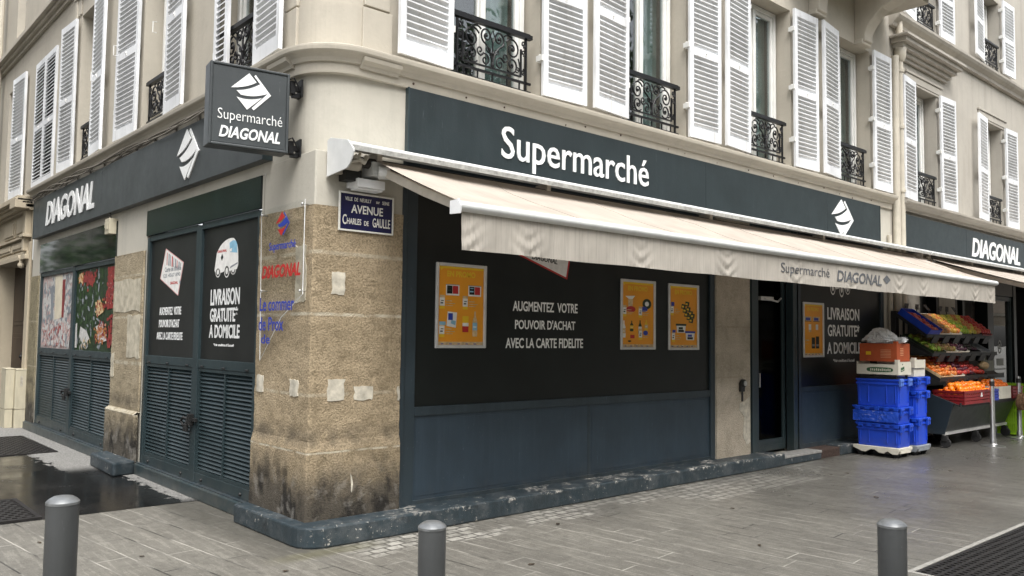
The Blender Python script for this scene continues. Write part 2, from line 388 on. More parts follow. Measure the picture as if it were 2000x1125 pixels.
def wall_holes(mb, fn, a0, a1, b0, b1, holes, c=0., depth=.3):
    A = sorted({a0, a1, *[h[0] for h in holes], *[h[1] for h in holes]}); B = sorted({b0, b1, *[h[2] for h in holes], *[h[3] for h in holes]})
    for i in range(len(A)-1):
        for j in range(len(B)-1):
            ca, cb = (A[i]+A[i+1])/2, (B[j]+B[j+1])/2
            if ca < a0 or ca > a1 or cb < b0 or cb > b1: continue
            if any(h[0] < ca < h[1] and h[2] < cb < h[3] for h in holes): continue
            mb.quad(fn(A[i], B[j], c), fn(A[i+1], B[j], c), fn(A[i+1], B[j+1], c), fn(A[i], B[j+1], c))
    for (p, q, s_, t_) in holes:
        for (x0, y0, x1, y1) in ((p, s_, q, s_), (q, s_, q, t_), (q, t_, p, t_), (p, t_, p, s_)):
            mb.quad(fn(x0, y0, c), fn(x1, y1, c), fn(x1, y1, c-depth), fn(x0, y0, c-depth))
# ------------------------------------------------------------------ materials
m_pl = plaster("cream_plaster", (.475, .438, .368)); m_pl2 = plaster("beige_plaster", (.43, .402, .352), .28)
m_plc = plaster("cream_render", (.50, .475, .41), .16)
m_st = stone("rough_limestone", (.365, .290, .185), [(2.18, .014, .6), (1.705, .012, .95), (1.09, .012, .5), (.655, .007, 1)], (.50, .45, .35))
m_st2 = stone("smooth_limestone", (.53, .46, .355), [(1.70, .01, .35), (1.10, .01, .3)], (.27, .22, .16), soot=False, mottle=.6)
m_fr = paint("blue_grey_paint", (.026, .040, .050), .42)
m_frl = paint("green_grey_paint", (.026, .042, .047), .36, dirt=.15)
m_pan = paint("slate_panel_paint", (.029, .047, .065), .45, dirt=.2)
m_pli = paint("chipped_plinth_paint", (.022, .036, .045), .5, chips=1.0, dirt=.35)
m_sg = paint("sign_grey_green", (.0205, .029, .032), .38, dirt=.13)
m_sgl = paint("sign_slate", (.050, .057, .060), .40, dirt=.10)
m_vin = plain("black_vinyl", (.0078, .0102, .0098), .33, .25, 2.5, rvar=.14, spec=.38)
m_vinl = plain("charcoal_vinyl", (.017, .0185, .018), .42, .2, 2.5, rvar=.12, spec=.4)
m_let = plain("white_lettering", (.80, .81, .80), .45, .06, 12)
m_letg = plain("pale_vinyl_lettering", (.90, .90, .88), .5, .05, 12)
m_wh = paint("white_gloss_paint", (.84, .85, .86), .4, dirt=.05)
m_whs = paint("shutter_white", (.80, .815, .83), .42, dirt=.06)
def weather_white(m):      # each leaf has aged a little differently, with thin runs of dirt
    t = m.node_tree; n = t.nodes; b = n["Principled BSDF"]; src = b.inputs['Base Color'].links[0].from_socket
    oi = n.new("ShaderNodeObjectInfo"); mr = n.new("ShaderNodeMapRange"); t.links.new(oi.outputs['Random'], mr.inputs[0]); mr.inputs[3].default_value = .86; mr.inputs[4].default_value = 1.0
    mp = n.new("ShaderNodeMapping"); mp.inputs['Scale'].default_value = (22, 22, 1.3); g = n.new("ShaderNodeNewGeometry"); t.links.new(g.outputs['Position'], mp.inputs[0])
    nz = n.new("ShaderNodeTexNoise"); nz.inputs['Scale'].default_value = 1; nz.inputs['Detail'].default_value = 5; t.links.new(mp.outputs[0], nz.inputs['Vector'])
    rp = n.new("ShaderNodeValToRGB"); rp.color_ramp.elements[0].position = .55; rp.color_ramp.elements[1].position = .78; rp.color_ramp.elements[0].color = (1, 1, 1, 1); rp.color_ramp.elements[1].color = (.62, .59, .53, 1); t.links.new(nz.outputs['Fac'], rp.inputs[0])
    m1 = n.new("ShaderNodeMix"); m1.data_type = 'RGBA'; m1.blend_type = 'MULTIPLY'; m1.inputs[0].default_value = .7; t.links.new(src, m1.inputs[6]); t.links.new(rp.outputs[0], m1.inputs[7])
    m2 = n.new("ShaderNodeVectorMath"); m2.operation = 'SCALE'; t.links.new(m1.outputs[2], m2.inputs[0]); t.links.new(mr.outputs[0], m2.inputs['Scale']); t.links.new(m2.outputs[0], b.inputs['Base Color'])
weather_white(m_whs)
m_iron = plain("black_iron", (.012, .012, .013), .42, .2, 20, .4)
m_pvc = plain("window_white", (.72, .72, .69), .45, .08, 5)
m_gl = glass("window_glass"); m_gld = glass("door_glass", (.30, .33, .33), .010, .0, .0)
m_acr = glass("clear_acrylic", (.975, .98, .98), .035, .03, .12)
m_cur = plain("sage_curtain", (.30, .37, .34), .9, .15, 3, sc=(8, 8, .5)); m_curw = plain("white_net_curtain", (.62, .64, .63), .9, .12, 3, sc=(8, 8, .5))
m_dk = plain("dark_room", (.022, .021, .02), .9); m_dk2 = plain("dim_interior", (.05, .045, .04), .9)
m_fab = fabric("awning_canvas", (.50, .44, .38), .4); m_val = fabric("valance_canvas", (.50, .465, .41), .6)
m_alu = plain("white_aluminium", (.66, .67, .66), .38, .07, 8); m_aluE = plain("grey_aluminium_edge", (.33, .33, .31), .5, .35, 25)
m_arm = plain("cream_metal", (.52, .48, .41), .45, .1, 10)
m_pole = paint("bollard_grey", (.075, .079, .081), .40, dirt=.16); m_cap = plain("bollard_cap", (.24, .25, .255), .36, .2, 25, .5)
m_steel = plain("brushed_steel", (.55, .55, .54), .3, .1, 30, .9)
m_blk = plain("black_plastic", (.015, .015, .015), .5, .2, 10); m_rub = plain("rubber", (.02, .02, .02), .8)
m_navy = plain("navy_enamel", (.008, .010, .055), .18, .1, 10); m_ena = plain("white_enamel", (.74, .73, .68), .25, .08, 20)
m_or = plain("poster_orange", (.82, .33, .015), .35, .1, 2); m_ye = plain("poster_yellow", (.82, .52, .02), .35, .05, 2)
m_sil = plain("silver_frame", (.62, .61, .59), .33, .08, 12, .25)
m_red = plain("signal_red", (.48, .02, .02), .4, .1, 10); m_blu = plain("logo_blue", (.02, .045, .35), .4, .1, 10)
m_pink = plain("pink_ink", (.70, .38, .36), .5, .2, 30); m_grn = plain("leaf_green_ink", (.06, .14, .03), .5, .5, 40); m_sky = plain("pale_blue_ink", (.26, .50, .66), .4, .2, 9)
m_gry = plain("grey_print", (.23, .25, .27), .6, .15, 20); m_tan = plain("tan_ink", (.62, .45, .25), .5, .25, 30); m_wht = plain("white_ink", (.78, .77, .74), .5, .1, 20)
m_brk = plain("orange_ink", (.62, .20, .03), .5, .35, 40); m_dkr = plain("dark_red_ink", (.22, .02, .02), .4, .5, 40); m_dkg = plain("dark_green_ink", (.016, .035, .012), .45, .7, 25)
m_crb = paint("blue_crate_plastic", (.012, .062, .54), .40, dirt=.10); m_crb2 = plain("pale_blue_clip", (.09, .19, .62), .4, .12, 10)
m_card = plain("white_cardboard", (.62, .59, .50), .8, .08, 8); m_cor = plain("orange_cardboard", (.40, .075, .020), .7, .12, 8)
m_bag = plain("plastic_bag", (.88, .89, .90), .2, .12, 9, bump=.5, bscale=26); m_bag.node_tree.nodes["Principled BSDF"].inputs["Alpha"].default_value = .7; m_bag.node_tree.nodes["Principled BSDF"].inputs["Subsurface Weight"].default_value = 0
m_grnb = plain("lime_plastic", (.28, .52, .02), .4, .12, 8); m_redb = plain("red_crate_plastic", (.20, .011, .013), .4, .15, 10)
m_wood = plain("brown_door_wood", (.036, .019, .010), .45, .35, 4, sc=(9, 9, .6)); m_mat = plain("brown_bristle", (.19, .11, .06), .95, .4, 40, bump=.8, bscale=90)
m_cab = plain("cream_cabinet", (.48, .44, .33), .6, .10, 5, sc=(3, 3, 1)); m_thr = plain("grey_threshold", (.27, .265, .25), .8, .2, 20)
m_grate = plain("cast_iron", (.028, .026, .025), .55, .3, 12, .5); m_kerb = plain("steel_edging", (.34, .33, .30), .6, .2, 20)
m_pipe = plain("painted_pipe", (.50, .46, .38), .5, .1, 6); m_rust = plain("rusty_vent", (.07, .045, .035), .8, .4, 30)

# ------------------------------------------------------------------ the ground
def sheet(name, x0, x1, y0, y1, z, m):
    mb = MB(); mb.quad((x0, y0, z), (x1, y0, z), (x1, y1, z), (x0, y1, z)); o = mb.build(name, m); o['kind'] = 'structure'; return o
sheet("pavement", -400, 400, -400, 400, 0, pavement_mat())
sheet("asphalt", -7.5, .02, 2.03, 80, .004, asphalt_mat())

# ------------------------------------------------------------------ the corner building
B1 = thing("apartment_building", "cream corner building with white louvred shutters above a dark grey supermarket front", "building", (0, 0, 0))
B2 = thing("apartment_building", "beige building beyond the downpipe with moulded lintels over its shuttered windows", "building", (10.1, 0, 0))
B2.location = (0, 0, 0)
WX = [(1.28+2.333*i, 2.40+2.333*i) for i in range(4)]            # window openings along the avenue
WY = [(1.10, 2.18), (3.33, 4.33), (6.18, 7.13)]                  # along the side street
ZW0, ZW1, ZTOP = 3.80, 6.02, 8.6
YEND = 9.45
RC = .40
mb = MB()
UF = lambda a, b, c: FR(a, b, c-.05)
UL = lambda a, b, c: FL(a, b, c-.05)
wall_holes(mb, UF, RC, 9.98, 3.70, ZTOP, [(a, b, ZW0, ZW1) for a, b in WX], 0, .34)
wall_holes(mb, UL, RC, 16, 3.70, ZTOP, [(a, b, ZW0, ZW1+.05) for a, b in WY]+[(8.43, 9.82, ZW0, 6.0), (11.1, 12.1, ZW0, 6.0)]+[(11.0, 11.7, 6.95, 8.5), (8.2, 9.2, 7.0, 8.5)], 0, .34)
N = 14
def arc(rad_off, n=N):      # rounded corner in plan, offset outwards by rad_off
    out = []
    for i in range(n+1):
        a = math.pi+math.pi/2*i/n; out.append((RC+(RC-.05+rad_off)*math.cos(a), RC+(RC-.05+rad_off)*math.sin(a)))
    return out
A = arc(0)
for i in range(N): mb.quad((*A[i], 3.70), (*A[i+1], 3.70), (*A[i+1], ZTOP), (*A[i], ZTOP))
# low plinth course and pilasters of the upper floors
uw = mb.build("upper_wall", m_pl, B1, smooth=False)
mb = MB()
for fn, a0, a1 in ((UF, .42, .66), (UL, .42, .62)):
    mb.fbox(fn, a0, a1, 4.22, 8.5, 0, .03)
    mb.fbox(fn, a0-.02, a1+.02, 3.80, 4.20, 0, .04)
    for x0, x1, z0, z1 in ((a0+.05, a0+.065, 4.4, 8.4), (a1-.065, a1-.05, 4.4, 8.4), (a0+.05, a1-.05, 4.4, 4.415)): mb.fbox(fn, x0, x1, z0, z1, .03, .042)
A2 = arc(.02)
for i in range(N): mb.quad((*A2[i], 3.80), (*A2[i+1], 3.80), (*A2[i+1], 4.20), (*A2[i], 4.20)); mb.quad((*A[i], 4.203), (*A[i+1], 4.203), (*A2[i+1], 4.20), (*A2[i], 4.20))
mb.build("pilaster", m_pl, B1, bevel=.006)

# string course running round the corner: profile (out, z) swept along the plan
def sweep(mb, prof, x_end, y_end):
    rows = []
    for (o, z) in prof:
        a = arc(o+.0)
        rows.append([(-o+.05, y_end, z)]+[(p[0], p[1], z) for p in a]+[(x_end, -o+.05, z)])
    for i in range(len(rows)-1):
        for j in range(len(rows[0])-1):
            mb.quad(rows[i][j], rows[i][j+1], rows[i+1][j+1], rows[i+1][j])
mb = MB()
sweep(mb, [(-.02, 3.618), (.06, 3.618), (.062, 3.63), (.062, 3.70), (.085, 3.703), (.09, 3.715), (.10, 3.735), (.125, 3.755), (.15, 3.765), (.16, 3.775), (.165, 3.80), (.165, 3.815), (.12, 3.835), (-.02, 3.862)], 9.98, YEND)
# broken-forward blocks under the course either side of the corner
for fn, a0, a1 in ((FR, .36, .72), (FL, .36, .70)):
    mb.prism([(0, 3.675), (.035, 3.675), (.045, 3.70), (.085, 3.725), (.095, 3.755), (0, 3.757)], lambda q, z, t, fn=fn: fn(t, z, q), a0, a1)
co = mb.build("string_course", m_pl, B1, smooth=False)
# rust nails and droppings of paint along the band
mb = MB()
for i in range(16): x = .9+i*.56+rnd.uniform(-.2, .2); mb.ball((x, -.016, 3.66+rnd.uniform(-.025, .02)), rnd.uniform(.006, .011), 6, 4)
mb.build("nail", m_rust, B1)

# ---- ground floor walls
mb = MB()
F2 = lambda a, b, c: FR(a, b, c-.02)
wall_holes(mb, F2, .815, 9.98, .1, 3.70, [(.82, 5.26, .12, 3.05), (5.97, 7.16, .08, 3.05), (7.16, 9.72, .10, 3.05)], 0, .25)
G2 = lambda a, b, c: FL(a, b, c-.03)
wall_holes(mb, G2, .93, YEND, .1, 3.70, [(.97, 3.88, .12, 2.905), (4.98, 8.88, .12, 2.905)], 0, .22)
mb.build("shop_wall", m_plc, B1)
# corner: squared render up to 2.97, rounded above
mb = MB()
mb.prism([(.03, .93), (.012, .02), (.02, .012), (.83, .022), (.83, .9)], lambda a, b, c: (a, b, c), 2.50, 2.97)
AA = [(RC+.02+(RC-.02)*math.cos(math.pi+math.pi/2*i/N), RC+.02+(RC-.02)*math.sin(math.pi+math.pi/2*i/N)) for i in range(N+1)]
AA = [(.02, .96)]+[(p[0]-.0, p[1]-.0) for p in AA]+[(.84, .02)]
for i in range(len(AA)-1): mb.quad((*AA[i], 2.90), (*AA[i+1], 2.90), (*AA[i+1], 3.70), (*AA[i], 3.70))
mb.build("corner_render", m_plc, B1, bevel=.012)

# stone corner pillar: shaft, ledge, base
def rough_prism(plan, z0, z1, amp, step=.05):
    """a stone shaft with a slightly uneven face; plan = open polyline of (x,y)"""
    pts = []
    for i in range(len(plan)-1):
        p, q = Vector(plan[i]), Vector(plan[i+1]); n = max(1, int((q-p).length/step)); d = (q-p).normalized(); nn = Vector((d.y, -d.x))
        for k in range(n): pts.append((p+(q-p)*k/n, nn))
    pts.append((Vector(plan[-1]), nn)); nz = max(1, int((z1-z0)/step))
    mb = MB(); rows = []
    for j in range(nz+1):
        z = z0+(z1-z0)*j/nz; row = []
        for (p, nn) in pts:
            h = rnd.uniform(-amp, amp*.3); row.append((p.x+nn.x*h, p.y+nn.y*h, z))
        rows.append(row)
    for j in range(nz):
        for i in range(len(pts)-1): mb.quad(rows[j][i], rows[j][i+1], rows[j+1][i+1], rows[j+1][i])
    return mb, rows
pl_plan = lambda o: [(-o, .95), (-o, .035-o), (-o+.004, .012-o), (.012-o, -o+.004), (.035-o, -o), (.817, -o)]
mb, _ = rough_prism(pl_plan(.0), .72, 2.545, .006)
q = pl_plan(-.003)
for i in range(len(q)-1):
    (xa, ya), (xb, yb) = q[i], q[i+1]
    mb.quad((xa, ya, 2.54), (xb, yb, 2.54), (xb+.03, yb+.03, 2.547), (xa+.03, ya+.03, 2.547))
b2, _ = rough_prism(pl_plan(.020), .10, .665, .005); k = len(mb.v); mb.v += b2.v; mb.f += [tuple(i+k for i in fc) for fc in b2.f]; mb.mi += b2.mi
q0, q1 = pl_plan(.019), pl_plan(.0)
for i in range(len(q0)-1): mb.quad((*q0[i], .665), (*q0[i+1], .665), (*q1[i+1], .742), (*q1[i], .742))
pil = mb.build("stone_pillar", m_st, B1, smooth='auto')
def ragged(a0, a1, b0, b1, j=.008, n=4):
    P = []
    for (x0, y0, x1, y1) in ((a0, b0, a1, b0), (a1, b0, a1, b1), (a1, b1, a0, b1), (a0, b1, a0, b0)):
        for k in range(n): P.append((x0+(x1-x0)*k/n+rnd.uniform(-j, j), y0+(y1-y0)*k/n+rnd.uniform(-j, j)))
    return P
for fn, P in ((FR, (.17, .28, 1.865, 2.035)), (FR, (.155, .30, 1.043, 1.208)), (FR, (.388, .555, 1.04, 1.143)), (FL, (.174, .309, 1.072, 1.20)), (FL, (.78, .905, 1.076, 1.207)), (FR, (.79, .812, 1.02, 1.13))):
    mb = MB(); mb.prism(ragged(*P), fn, -.004, .0035); mb.build("plaster_patch", plain("pale_plaster_patch", (.50, .465, .385), .9, .3, 14, bump=.4, bscale=60), B1)
mb = MB(); mb.prism([(.375, .33), (.385, .40), (.372, .455), (.36, .48), (.366, .41), (.37, .345)], FR, .018, .022); mb.build("plaster_patch", MATS["pale_plaster_patch"], B1)
for fn, P in ((FL, (.10, .27, 1.80, 2.24)), (FL, (3.93, 4.38, 1.26, 1.74)), (FL, (3.95, 4.92, 1.79, 2.16)), (FL, (4.83, 4.95, 1.02, 1.30))):
    mb = MB(); mb.prism(ragged(*P, j=.014, n=7), fn, -.006, .0025); mb.build("plaster_patch", plain("greyed_plaster_patch", (.44, .40, .31), .95, .3, 9, bump=.7, bscale=50), B1)
# second pillar on the side street
mb, _ = rough_prism([(.02, 4.96), (.0, 4.955), (.0, 3.905), (.02, 3.90)], .66, 2.46, .005)
b2, _ = rough_prism([(.0, 4.975), (-.045, 4.97), (-.045, 3.895), (.0, 3.89)], .1, .64, .006); k = len(mb.v); mb.v += b2.v; mb.f += [tuple(i+k for i in fc) for fc in b2.f]; mb.mi += b2.mi
mb.quad((-.045, 4.97, .64), (-.045, 3.895, .64), (0, 3.895, .675), (0, 4.97, .675))
mb.quad((0, 4.955, 2.455), (0, 3.905, 2.455), (.03, 3.905, 2.465), (.03, 4.955, 2.465))
mb.build("stone_pillar", stone("pale_rough_stone", (.36, .30, .20), [(1.20, .02, .6), (1.72, .012, .5), (2.2, .012, .4), (.65, .02, .8)], (.52, .48, .38)), B1, smooth='auto')
# stone strip at the far end
mb, _ = rough_prism([(.03, 9.40), (.005, 9.395), (.005, 8.90), (.03, 8.895)], .1, 2.42, .004); mb.build("stone_pillar", MATS.get("x") or stone("mossy_stone", (.27, .235, .15), [(1.7, .01, .5), (1.0, .01, .5)], (.45, .42, .33)), B1, smooth='auto')
# smooth stone pier between the shop window and the door
mb, _ = rough_prism([(5.262, .04), (5.262, .0), (5.968, .0), (5.968, .04)], .10, 3.0, .0015, .1); mb.build("stone_pier", m_st2, B1, smooth='auto')
mb = MB(); mb.prism([(5.80, .38), (5.83, .62), (5.72, .70), (5.74, .78), (5.85, .80), (5.96, .86), (5.963, .30), (5.88, .27)], FR, -.001, .003); mb.build("plaster_patch", MATS["pale_plaster_patch"], B1)

# painted plinth round the corner
mb = MB()
pl = [(.05, .985), (-.135, .985)]+[(-.135+.19-.19*math.cos(R(a)), -.05-.19*math.sin(R(a))) for a in (0, 20, 40, 60, 80)]+[(.25, -.243), (3.0, -.25), (6.36, -.24), (6.36, .05)]
mb.prism(pl, lambda a, b, c: (a, b, c), .0, .152)
mb.prism([(7.82, .05), (7.82, -.215), (9.0, -.21), (9.75, -.20), (9.75, .05)], lambda a, b, c: (a, b, c), .0, .135)
mb.box(6.36, 7.29, -.225, .05, .0, .085)
plo = mb.build("plinth", m_pli, B1, bevel=.014)
mb = MB(); mb.box(-.03, .05, 1.0, 9.35, 0, .12); mb.build("plinth", m_frl, B1, bevel=.01)
mb = MB(); mb.prism([(-.02, 3.86), (-.25, 3.80), (-.262, 3.83), (-.232, 4.78), (-.015, 4.86)], lambda a, b, c: (a, b, c), .004, .152); mb.build("guard_stone", m_pli, B1, bevel=.02)
mb = MB(); mb.box(6.34, 7.29, -.232, .0, .085, .118); mb.build("door_threshold", m_thr, B1, bevel=.006)
mb = MB(); mb.box(7.29, 7.82, -.20, .05, .0, .115)
for i in range(5): mb.box(7.32, 7.79, -.205, -.20, .018+i*.018, .026+i*.018)
mb.build("vent_grille", m_rust, B1)
mb = MB(); mb.box(-.005, .1, 1.0, 9.35, .1, .13); mb.build("sill", m_fr, B1)

# ---- shop fronts on the avenue
def frame_rect(mb, fn, a0, a1, b0, b1, w, c0, c1):
    mb.fbox(fn, a0, a0+w, b0, b1, c0, c1); mb.fbox(fn, a1-w, a1, b0, b1, c0, c1)
    mb.fbox(fn, a0+w, a1-w, b0, b0+w, c0, c1); mb.fbox(fn, a0+w, a1-w, b1-w, b1, c0, c1)
mb = MB()
mb.fbox(FR, .82, .865, .125, 3.05, -.10, -.012); mb.fbox(FR, .868, .985, .125, 3.05, -.11, -.03); mb.fbox(FR, 5.175, 5.26, .125, 3.05, -.11, -.022)
mb.fbox(FR, .985, 5.175, .88, .955, -.10, -.028); mb.fbox(FR, .985, 5.175, .125, .185, -.10, -.03); mb.fbox(FR, .985, 5.175, 2.98, 3.05, -.1, -.03)
mb.build("window_frame", m_fr, B1, bevel=.004)
for a0, a1 in ((.985, 3.10), (3.135, 5.175)):
    mb = MB(); mb.fbox(FR, a0, a1, .185, .88, -.09, -.045); mb.fbox(FR, a0+.03, a1-.03, .215, .85, -.045, -.042); mb.build("lower_panel", m_pan, B1, bevel=.003)
mb = MB(); mb.fbox(FR, 3.10, 3.135, .185, .88, -.09, -.043); mb.build("window_frame", m_fr, B1, bevel=.003)
mb = MB(); mb.fbox(FR, .985, 5.175, .955, 2.98, -.09, -.05); v1 = mb.build("shop_window", m_vin, B1)
kw = dict(bold=.02)
text_lines("lettering", [("AUGMENTEZ  VOTRE", 2.085, 2.95, 1.79, 1.885), ("POUVOIR D'ACHAT", 2.115, 2.92, 1.622, 1.712), ("AVEC LA CARTE FIDELITE", 2.002, 3.032, 1.445, 1.54)], FR, -.0495, m_letg, v1, **kw)
# the card graphic that shows below the valance
mb = MB(); Q = [(1.98, 2.62), (2.62, 2.95), (2.845, 2.285), (2.80, 2.125), (2.03, 2.33)]; Q = [(2.0, 2.36), (2.14, 2.98), (2.92, 2.75), (2.80, 2.12)]
mb.m = 1; mb.flat(Q, FR, -.0492)
cq = (sum(p[0] for p in Q)/4, sum(p[1] for p in Q)/4); mb.m = 0; mb.flat([(cq[0]+(p[0]-cq[0])*.95, cq[1]+(p[1]-cq[1])*.95) for p in Q], FR, -.0484)
mb.m = 2; text(mb, "DIAGONAL", FR, 2.32, 2.66, 2.29, 2.345, -.0476, shear=.25, slope=-.03)
mb.build("card_graphic", [m_wht, m_red, m_vin], v1)
# door
mb = MB()
mb.fbox(FR, 5.97, 6.21, .10, 3.05, -.14, -.045); mb.fbox(FR, 6.06, 6.21, .10, 3.05, -.045, -.03); mb.fbox(FR, 7.05, 7.16, .10, 3.05, -.14, -.03); mb.fbox(FR, 6.21, 7.05, 2.42, 3.05, -.14, -.05)
mb.build("door_frame", m_frl, B1, bevel=.005)
mb = MB(); frame_rect(mb, FR, 6.215, 7.045, .122, 2.415, .07, -.20, -.15); mb.fbox(FR, 6.285, 6.975, .192, .27, -.20, -.152)
dr = mb.build("shop_door", m_frl, B1, bevel=.004)
mb = MB(); mb.fbox(FR, 6.285, 6.975, .27, 2.345, -.18, -.172); mb.build("pane", m_gld, dr)
mb = MB(); mb.tube([FR(6.36, .95, -.15), FR(6.36, .95, -.11), FR(6.36, 1.12, -.11), FR(6.36, 1.12, -.15)], .011); mb.build("handle", m_steel, dr, smooth=True)
mb = MB(); mb.fbox(FR, 6.42, 6.72, 2.06, 2.11, -.16, -.12); mb.tube([FR(6.5, 2.085, -.12), FR(6.75, 2.05, -.08), FR(6.9, 2.10, -.12)], .012); mb.build("door_closer", m_sil, dr)
mb = MB(); mb.quad(*[FR(a, b, -.95) for a, b in ((5.8, .05), (7.4, .05), (7.4, 3), (5.8, 3))])
for a in (6.0, 7.1): mb.quad(FR(a, .05, -.2), FR(a, 3, -.2), FR(a, 3, -.95), FR(a, .05, -.95))
mb.quad(FR(6, .09, -.2), FR(7.1, .09, -.2), FR(7.1, .09, -.95), FR(6, .09, -.95)); mb.quad(FR(6, 3, -.2), FR(7.1, 3, -.2), FR(7.1, 3, -.95), FR(6, 3, -.95))
mb.build("lobby", m_dk2, B1)
mb = MB()
for i, x in enumerate((6.50, 6.58, 6.68, 6.77)): mb.fbox(FR, x, x+.03, .1, 2.9, -.93, -.90)
mb.build("lobby_rail", m_sil, B1)
mb = MB(); mb.quad(*[FR(a, b, -.90) for a, b in ((6.35, 1.75), (6.95, 1.75), (6.95, 2.35), (6.35, 2.35))]); mb.build("lobby_panel", plain("dull_grey_board", (.2, .2, .18), .7), B1)
# second shop bay
mb = MB()
mb.fbox(FR, 7.16, 7.235, .105, 3.05, -.10, -.022); mb.fbox(FR, 9.63, 9.72, .105, 3.05, -.10, -.022); mb.fbox(FR, 7.235, 9.63, .86, .925, -.1, -.03); mb.fbox(FR, 7.235, 9.63, .105, .17, -.1, -.03)
mb.build("window_frame", m_fr, B1, bevel=.004)
mb = MB(); mb.fbox(FR, 7.235, 9.63, .17, .86, -.09, -.045); mb.fbox(FR, 7.27, 9.6, .2, .83, -.045, -.042); mb.build("lower_panel", m_pan, B1, bevel=.003)
mb = MB(); mb.fbox(FR, 7.235, 9.63, .925, 3.05, -.09, -.05); v2 = mb.build("shop_window", m_vin, B1)
text_lines("lettering", [("LIVRAISON", 8.005, 8.96, 1.845, 2.02), ("GRATUITE*", 8.01, 8.96, 1.61, 1.785), ("A DOMICILE", 7.99, 9.0, 1.362, 1.53), ("*Voir conditions à l'accueil", 8.16, 8.79, 1.248, 1.292)], FR, -.0495, m_letg, v2, **kw)
def van(parent, fn, a0, a1, b0, b1, c):
    X = lambda P: [(a0+(a1-a0)*x, b0+(b1-b0)*y) for x, y in P]
    el = lambda cx, cy, rx, ry, n=20: X([(cx+rx*math.cos(2*math.pi*i/n), cy+ry*math.sin(2*math.pi*i/n)) for i in range(n)])
    mb = MB()
    for cx, ry in ((.17, .14), (.54, .17), (.80, .11)):
        mb.m = 0; mb.flat(el(cx, .15, .105, ry), fn, c); mb.m = 2; mb.flat(el(cx, .15, .085, ry*.82), fn, c+.0005); mb.m = 0; mb.flat(el(cx, .15, .05, ry*.5), fn, c+.001)
    mb.m = 0; mb.flat(X([(.02, .2), (.10, .66), (.24, .82)]+bez((.24, .82), (.5, 1.02), (.78, .97))+bez((.78, .97), (.99, .85), (.99, .45))+[(1, .28), (.95, .17), (.66, .14)]+bez((.66, .14), (.54, .42), (.42, .14))+bez((.29, .12), (.17, .36), (.06, .14))), fn, c+.0014)
    mb.m = 3; mb.flat(X([(.62, .86)]+bez((.62, .86), (.86, .99), (.93, .80))+[(.95, .58), (.66, .62)]), fn, c+.002); mb.m = 6; mb.flat(X([(.64, .70), (.74, .72), (.72, .63), (.66, .64)]), fn, c+.0024)
    mb.m = 4; mb.flat(X([(.66, .20), (.97, .30), (.98, .34), (.7, .26)]), fn, c+.002)
    mb.m = 5; text(mb, "DIAGONAL", fn, *[a0+(a1-a0)*t for t in (.14, .52)], *[b0+(b1-b0)*t for t in (.65, .72)], c+.002, .0005, bold=.03)
    mb.m = 2; mb.flat(X([(.33, .42), (.38, .52), (.33, .62), (.28, .52)]), fn, c+.002)
    return mb.build("van_graphic", [m_wht, m_pl, m_vin, m_sky, m_gry, m_red, m_wht], parent)
van(v2, FR, 8.05, 8.75, 2.19, 2.95, -.049)

# ---- the louvred fronts on the side street
def louvre_bay(y0, y1, ym, vinyl, cols):
    """frame, two glazed leaves above, two louvred leaves below"""
    mb = MB(); w = .07
    mb.fbox(FL, y0, y0+w, .13, 2.60, -.16, -.03); mb.fbox(FL, y1-w, y1, .13, 2.60, -.16, -.03); mb.fbox(FL, ym-.065, ym+.065, .13, 2.60, -.16, -.03)
    for a0, a1 in ((y0+w, ym-.065), (ym+.065, y1-w)):
        mb.fbox(FL, a0, a1, 1.215, 1.30, -.15, -.034); mb.fbox(FL, a0, a1, .13, .225, -.15, -.034); mb.fbox(FL, a0, a1, vinyl, vinyl+.06, -.15, -.034)
    fo = mb.build("shopfront_frame", m_frl, B1, bevel=.004)
    for a0, a1 in ((y0+w, ym-.065), (ym+.065, y1-w)):
        mb = MB(); am = (a0+a1)/2
        frame_rect(mb, FL, a0+.004, a1-.004, .228, 1.212, .03, -.12, -.04); mb.fbox(FL, am-.014, am+.014, .258, 1.182, -.12, -.045)
        n = 25
        for i in range(n):
            z = .262+i*(.918/n)
            for p, q in ((a0+.034, am-.014), (am+.014, a1-.034)):
                mb.hexa([FL(p, z, -.055), FL(q, z, -.055), FL(q, z+.030, -.085), FL(p, z+.030, -.085), FL(p, z+.006, -.05), FL(q, z+.006, -.05), FL(q, z+.037, -.08), FL(p, z+.037, -.08)])
        mb.fbox(FL, a0+.01, a1-.01, .235, 1.2, -.125, -.12)
        mb.build("louvred_door", m_frl, B1, bevel=0)
        mb = MB()
        for t in (.1, .5, .9): mb.tube([FL(a0+(a1-a0)*t-.03, 1.232, -.03), FL(a0+(a1-a0)*t+.03, 1.232, -.03)], .009, 6)
        for t in (.15, .85): mb.ball(FL(a0+(a1-a0)*t, .17, -.03), .016, 8, 6)
        mb.build("bolt", m_blk, B1)
    mb = MB(); mb.fbox(FL, ym-.12, ym+.07, .70, .735, -.03, .0); mb.fbox(FL, ym-.03, ym+.03, .66, .77, -.03, .02)
    mb.tube([FL(ym+.05, .72, .0), FL(ym+.09, .735, .03), FL(ym+.14, .70, .03), FL(ym+.12, .655, .02), FL(ym+.06, .66, .02), FL(ym+.05, .72, .0)], .013, 8)
    mb.fbox(FL, ym+.02, ym+.10, .60, .67, .0, .03)
    mb.build("padlock", m_blk, B1, bevel=.003)
louvre_bay(.98, 3.88, 2.37, 2.555, 2)
louvre_bay(4.99, 8.87, 6.92, 2.39, 2)
mb = MB(); mb.fbox(FL, .975, 3.885, 2.618, 2.90, -.05, -.015)
mb.build("fascia_panel", plain("gloss_dark_green", (.010, .020, .021), .13, .2, 3, spec=.7), B1, bevel=.003)
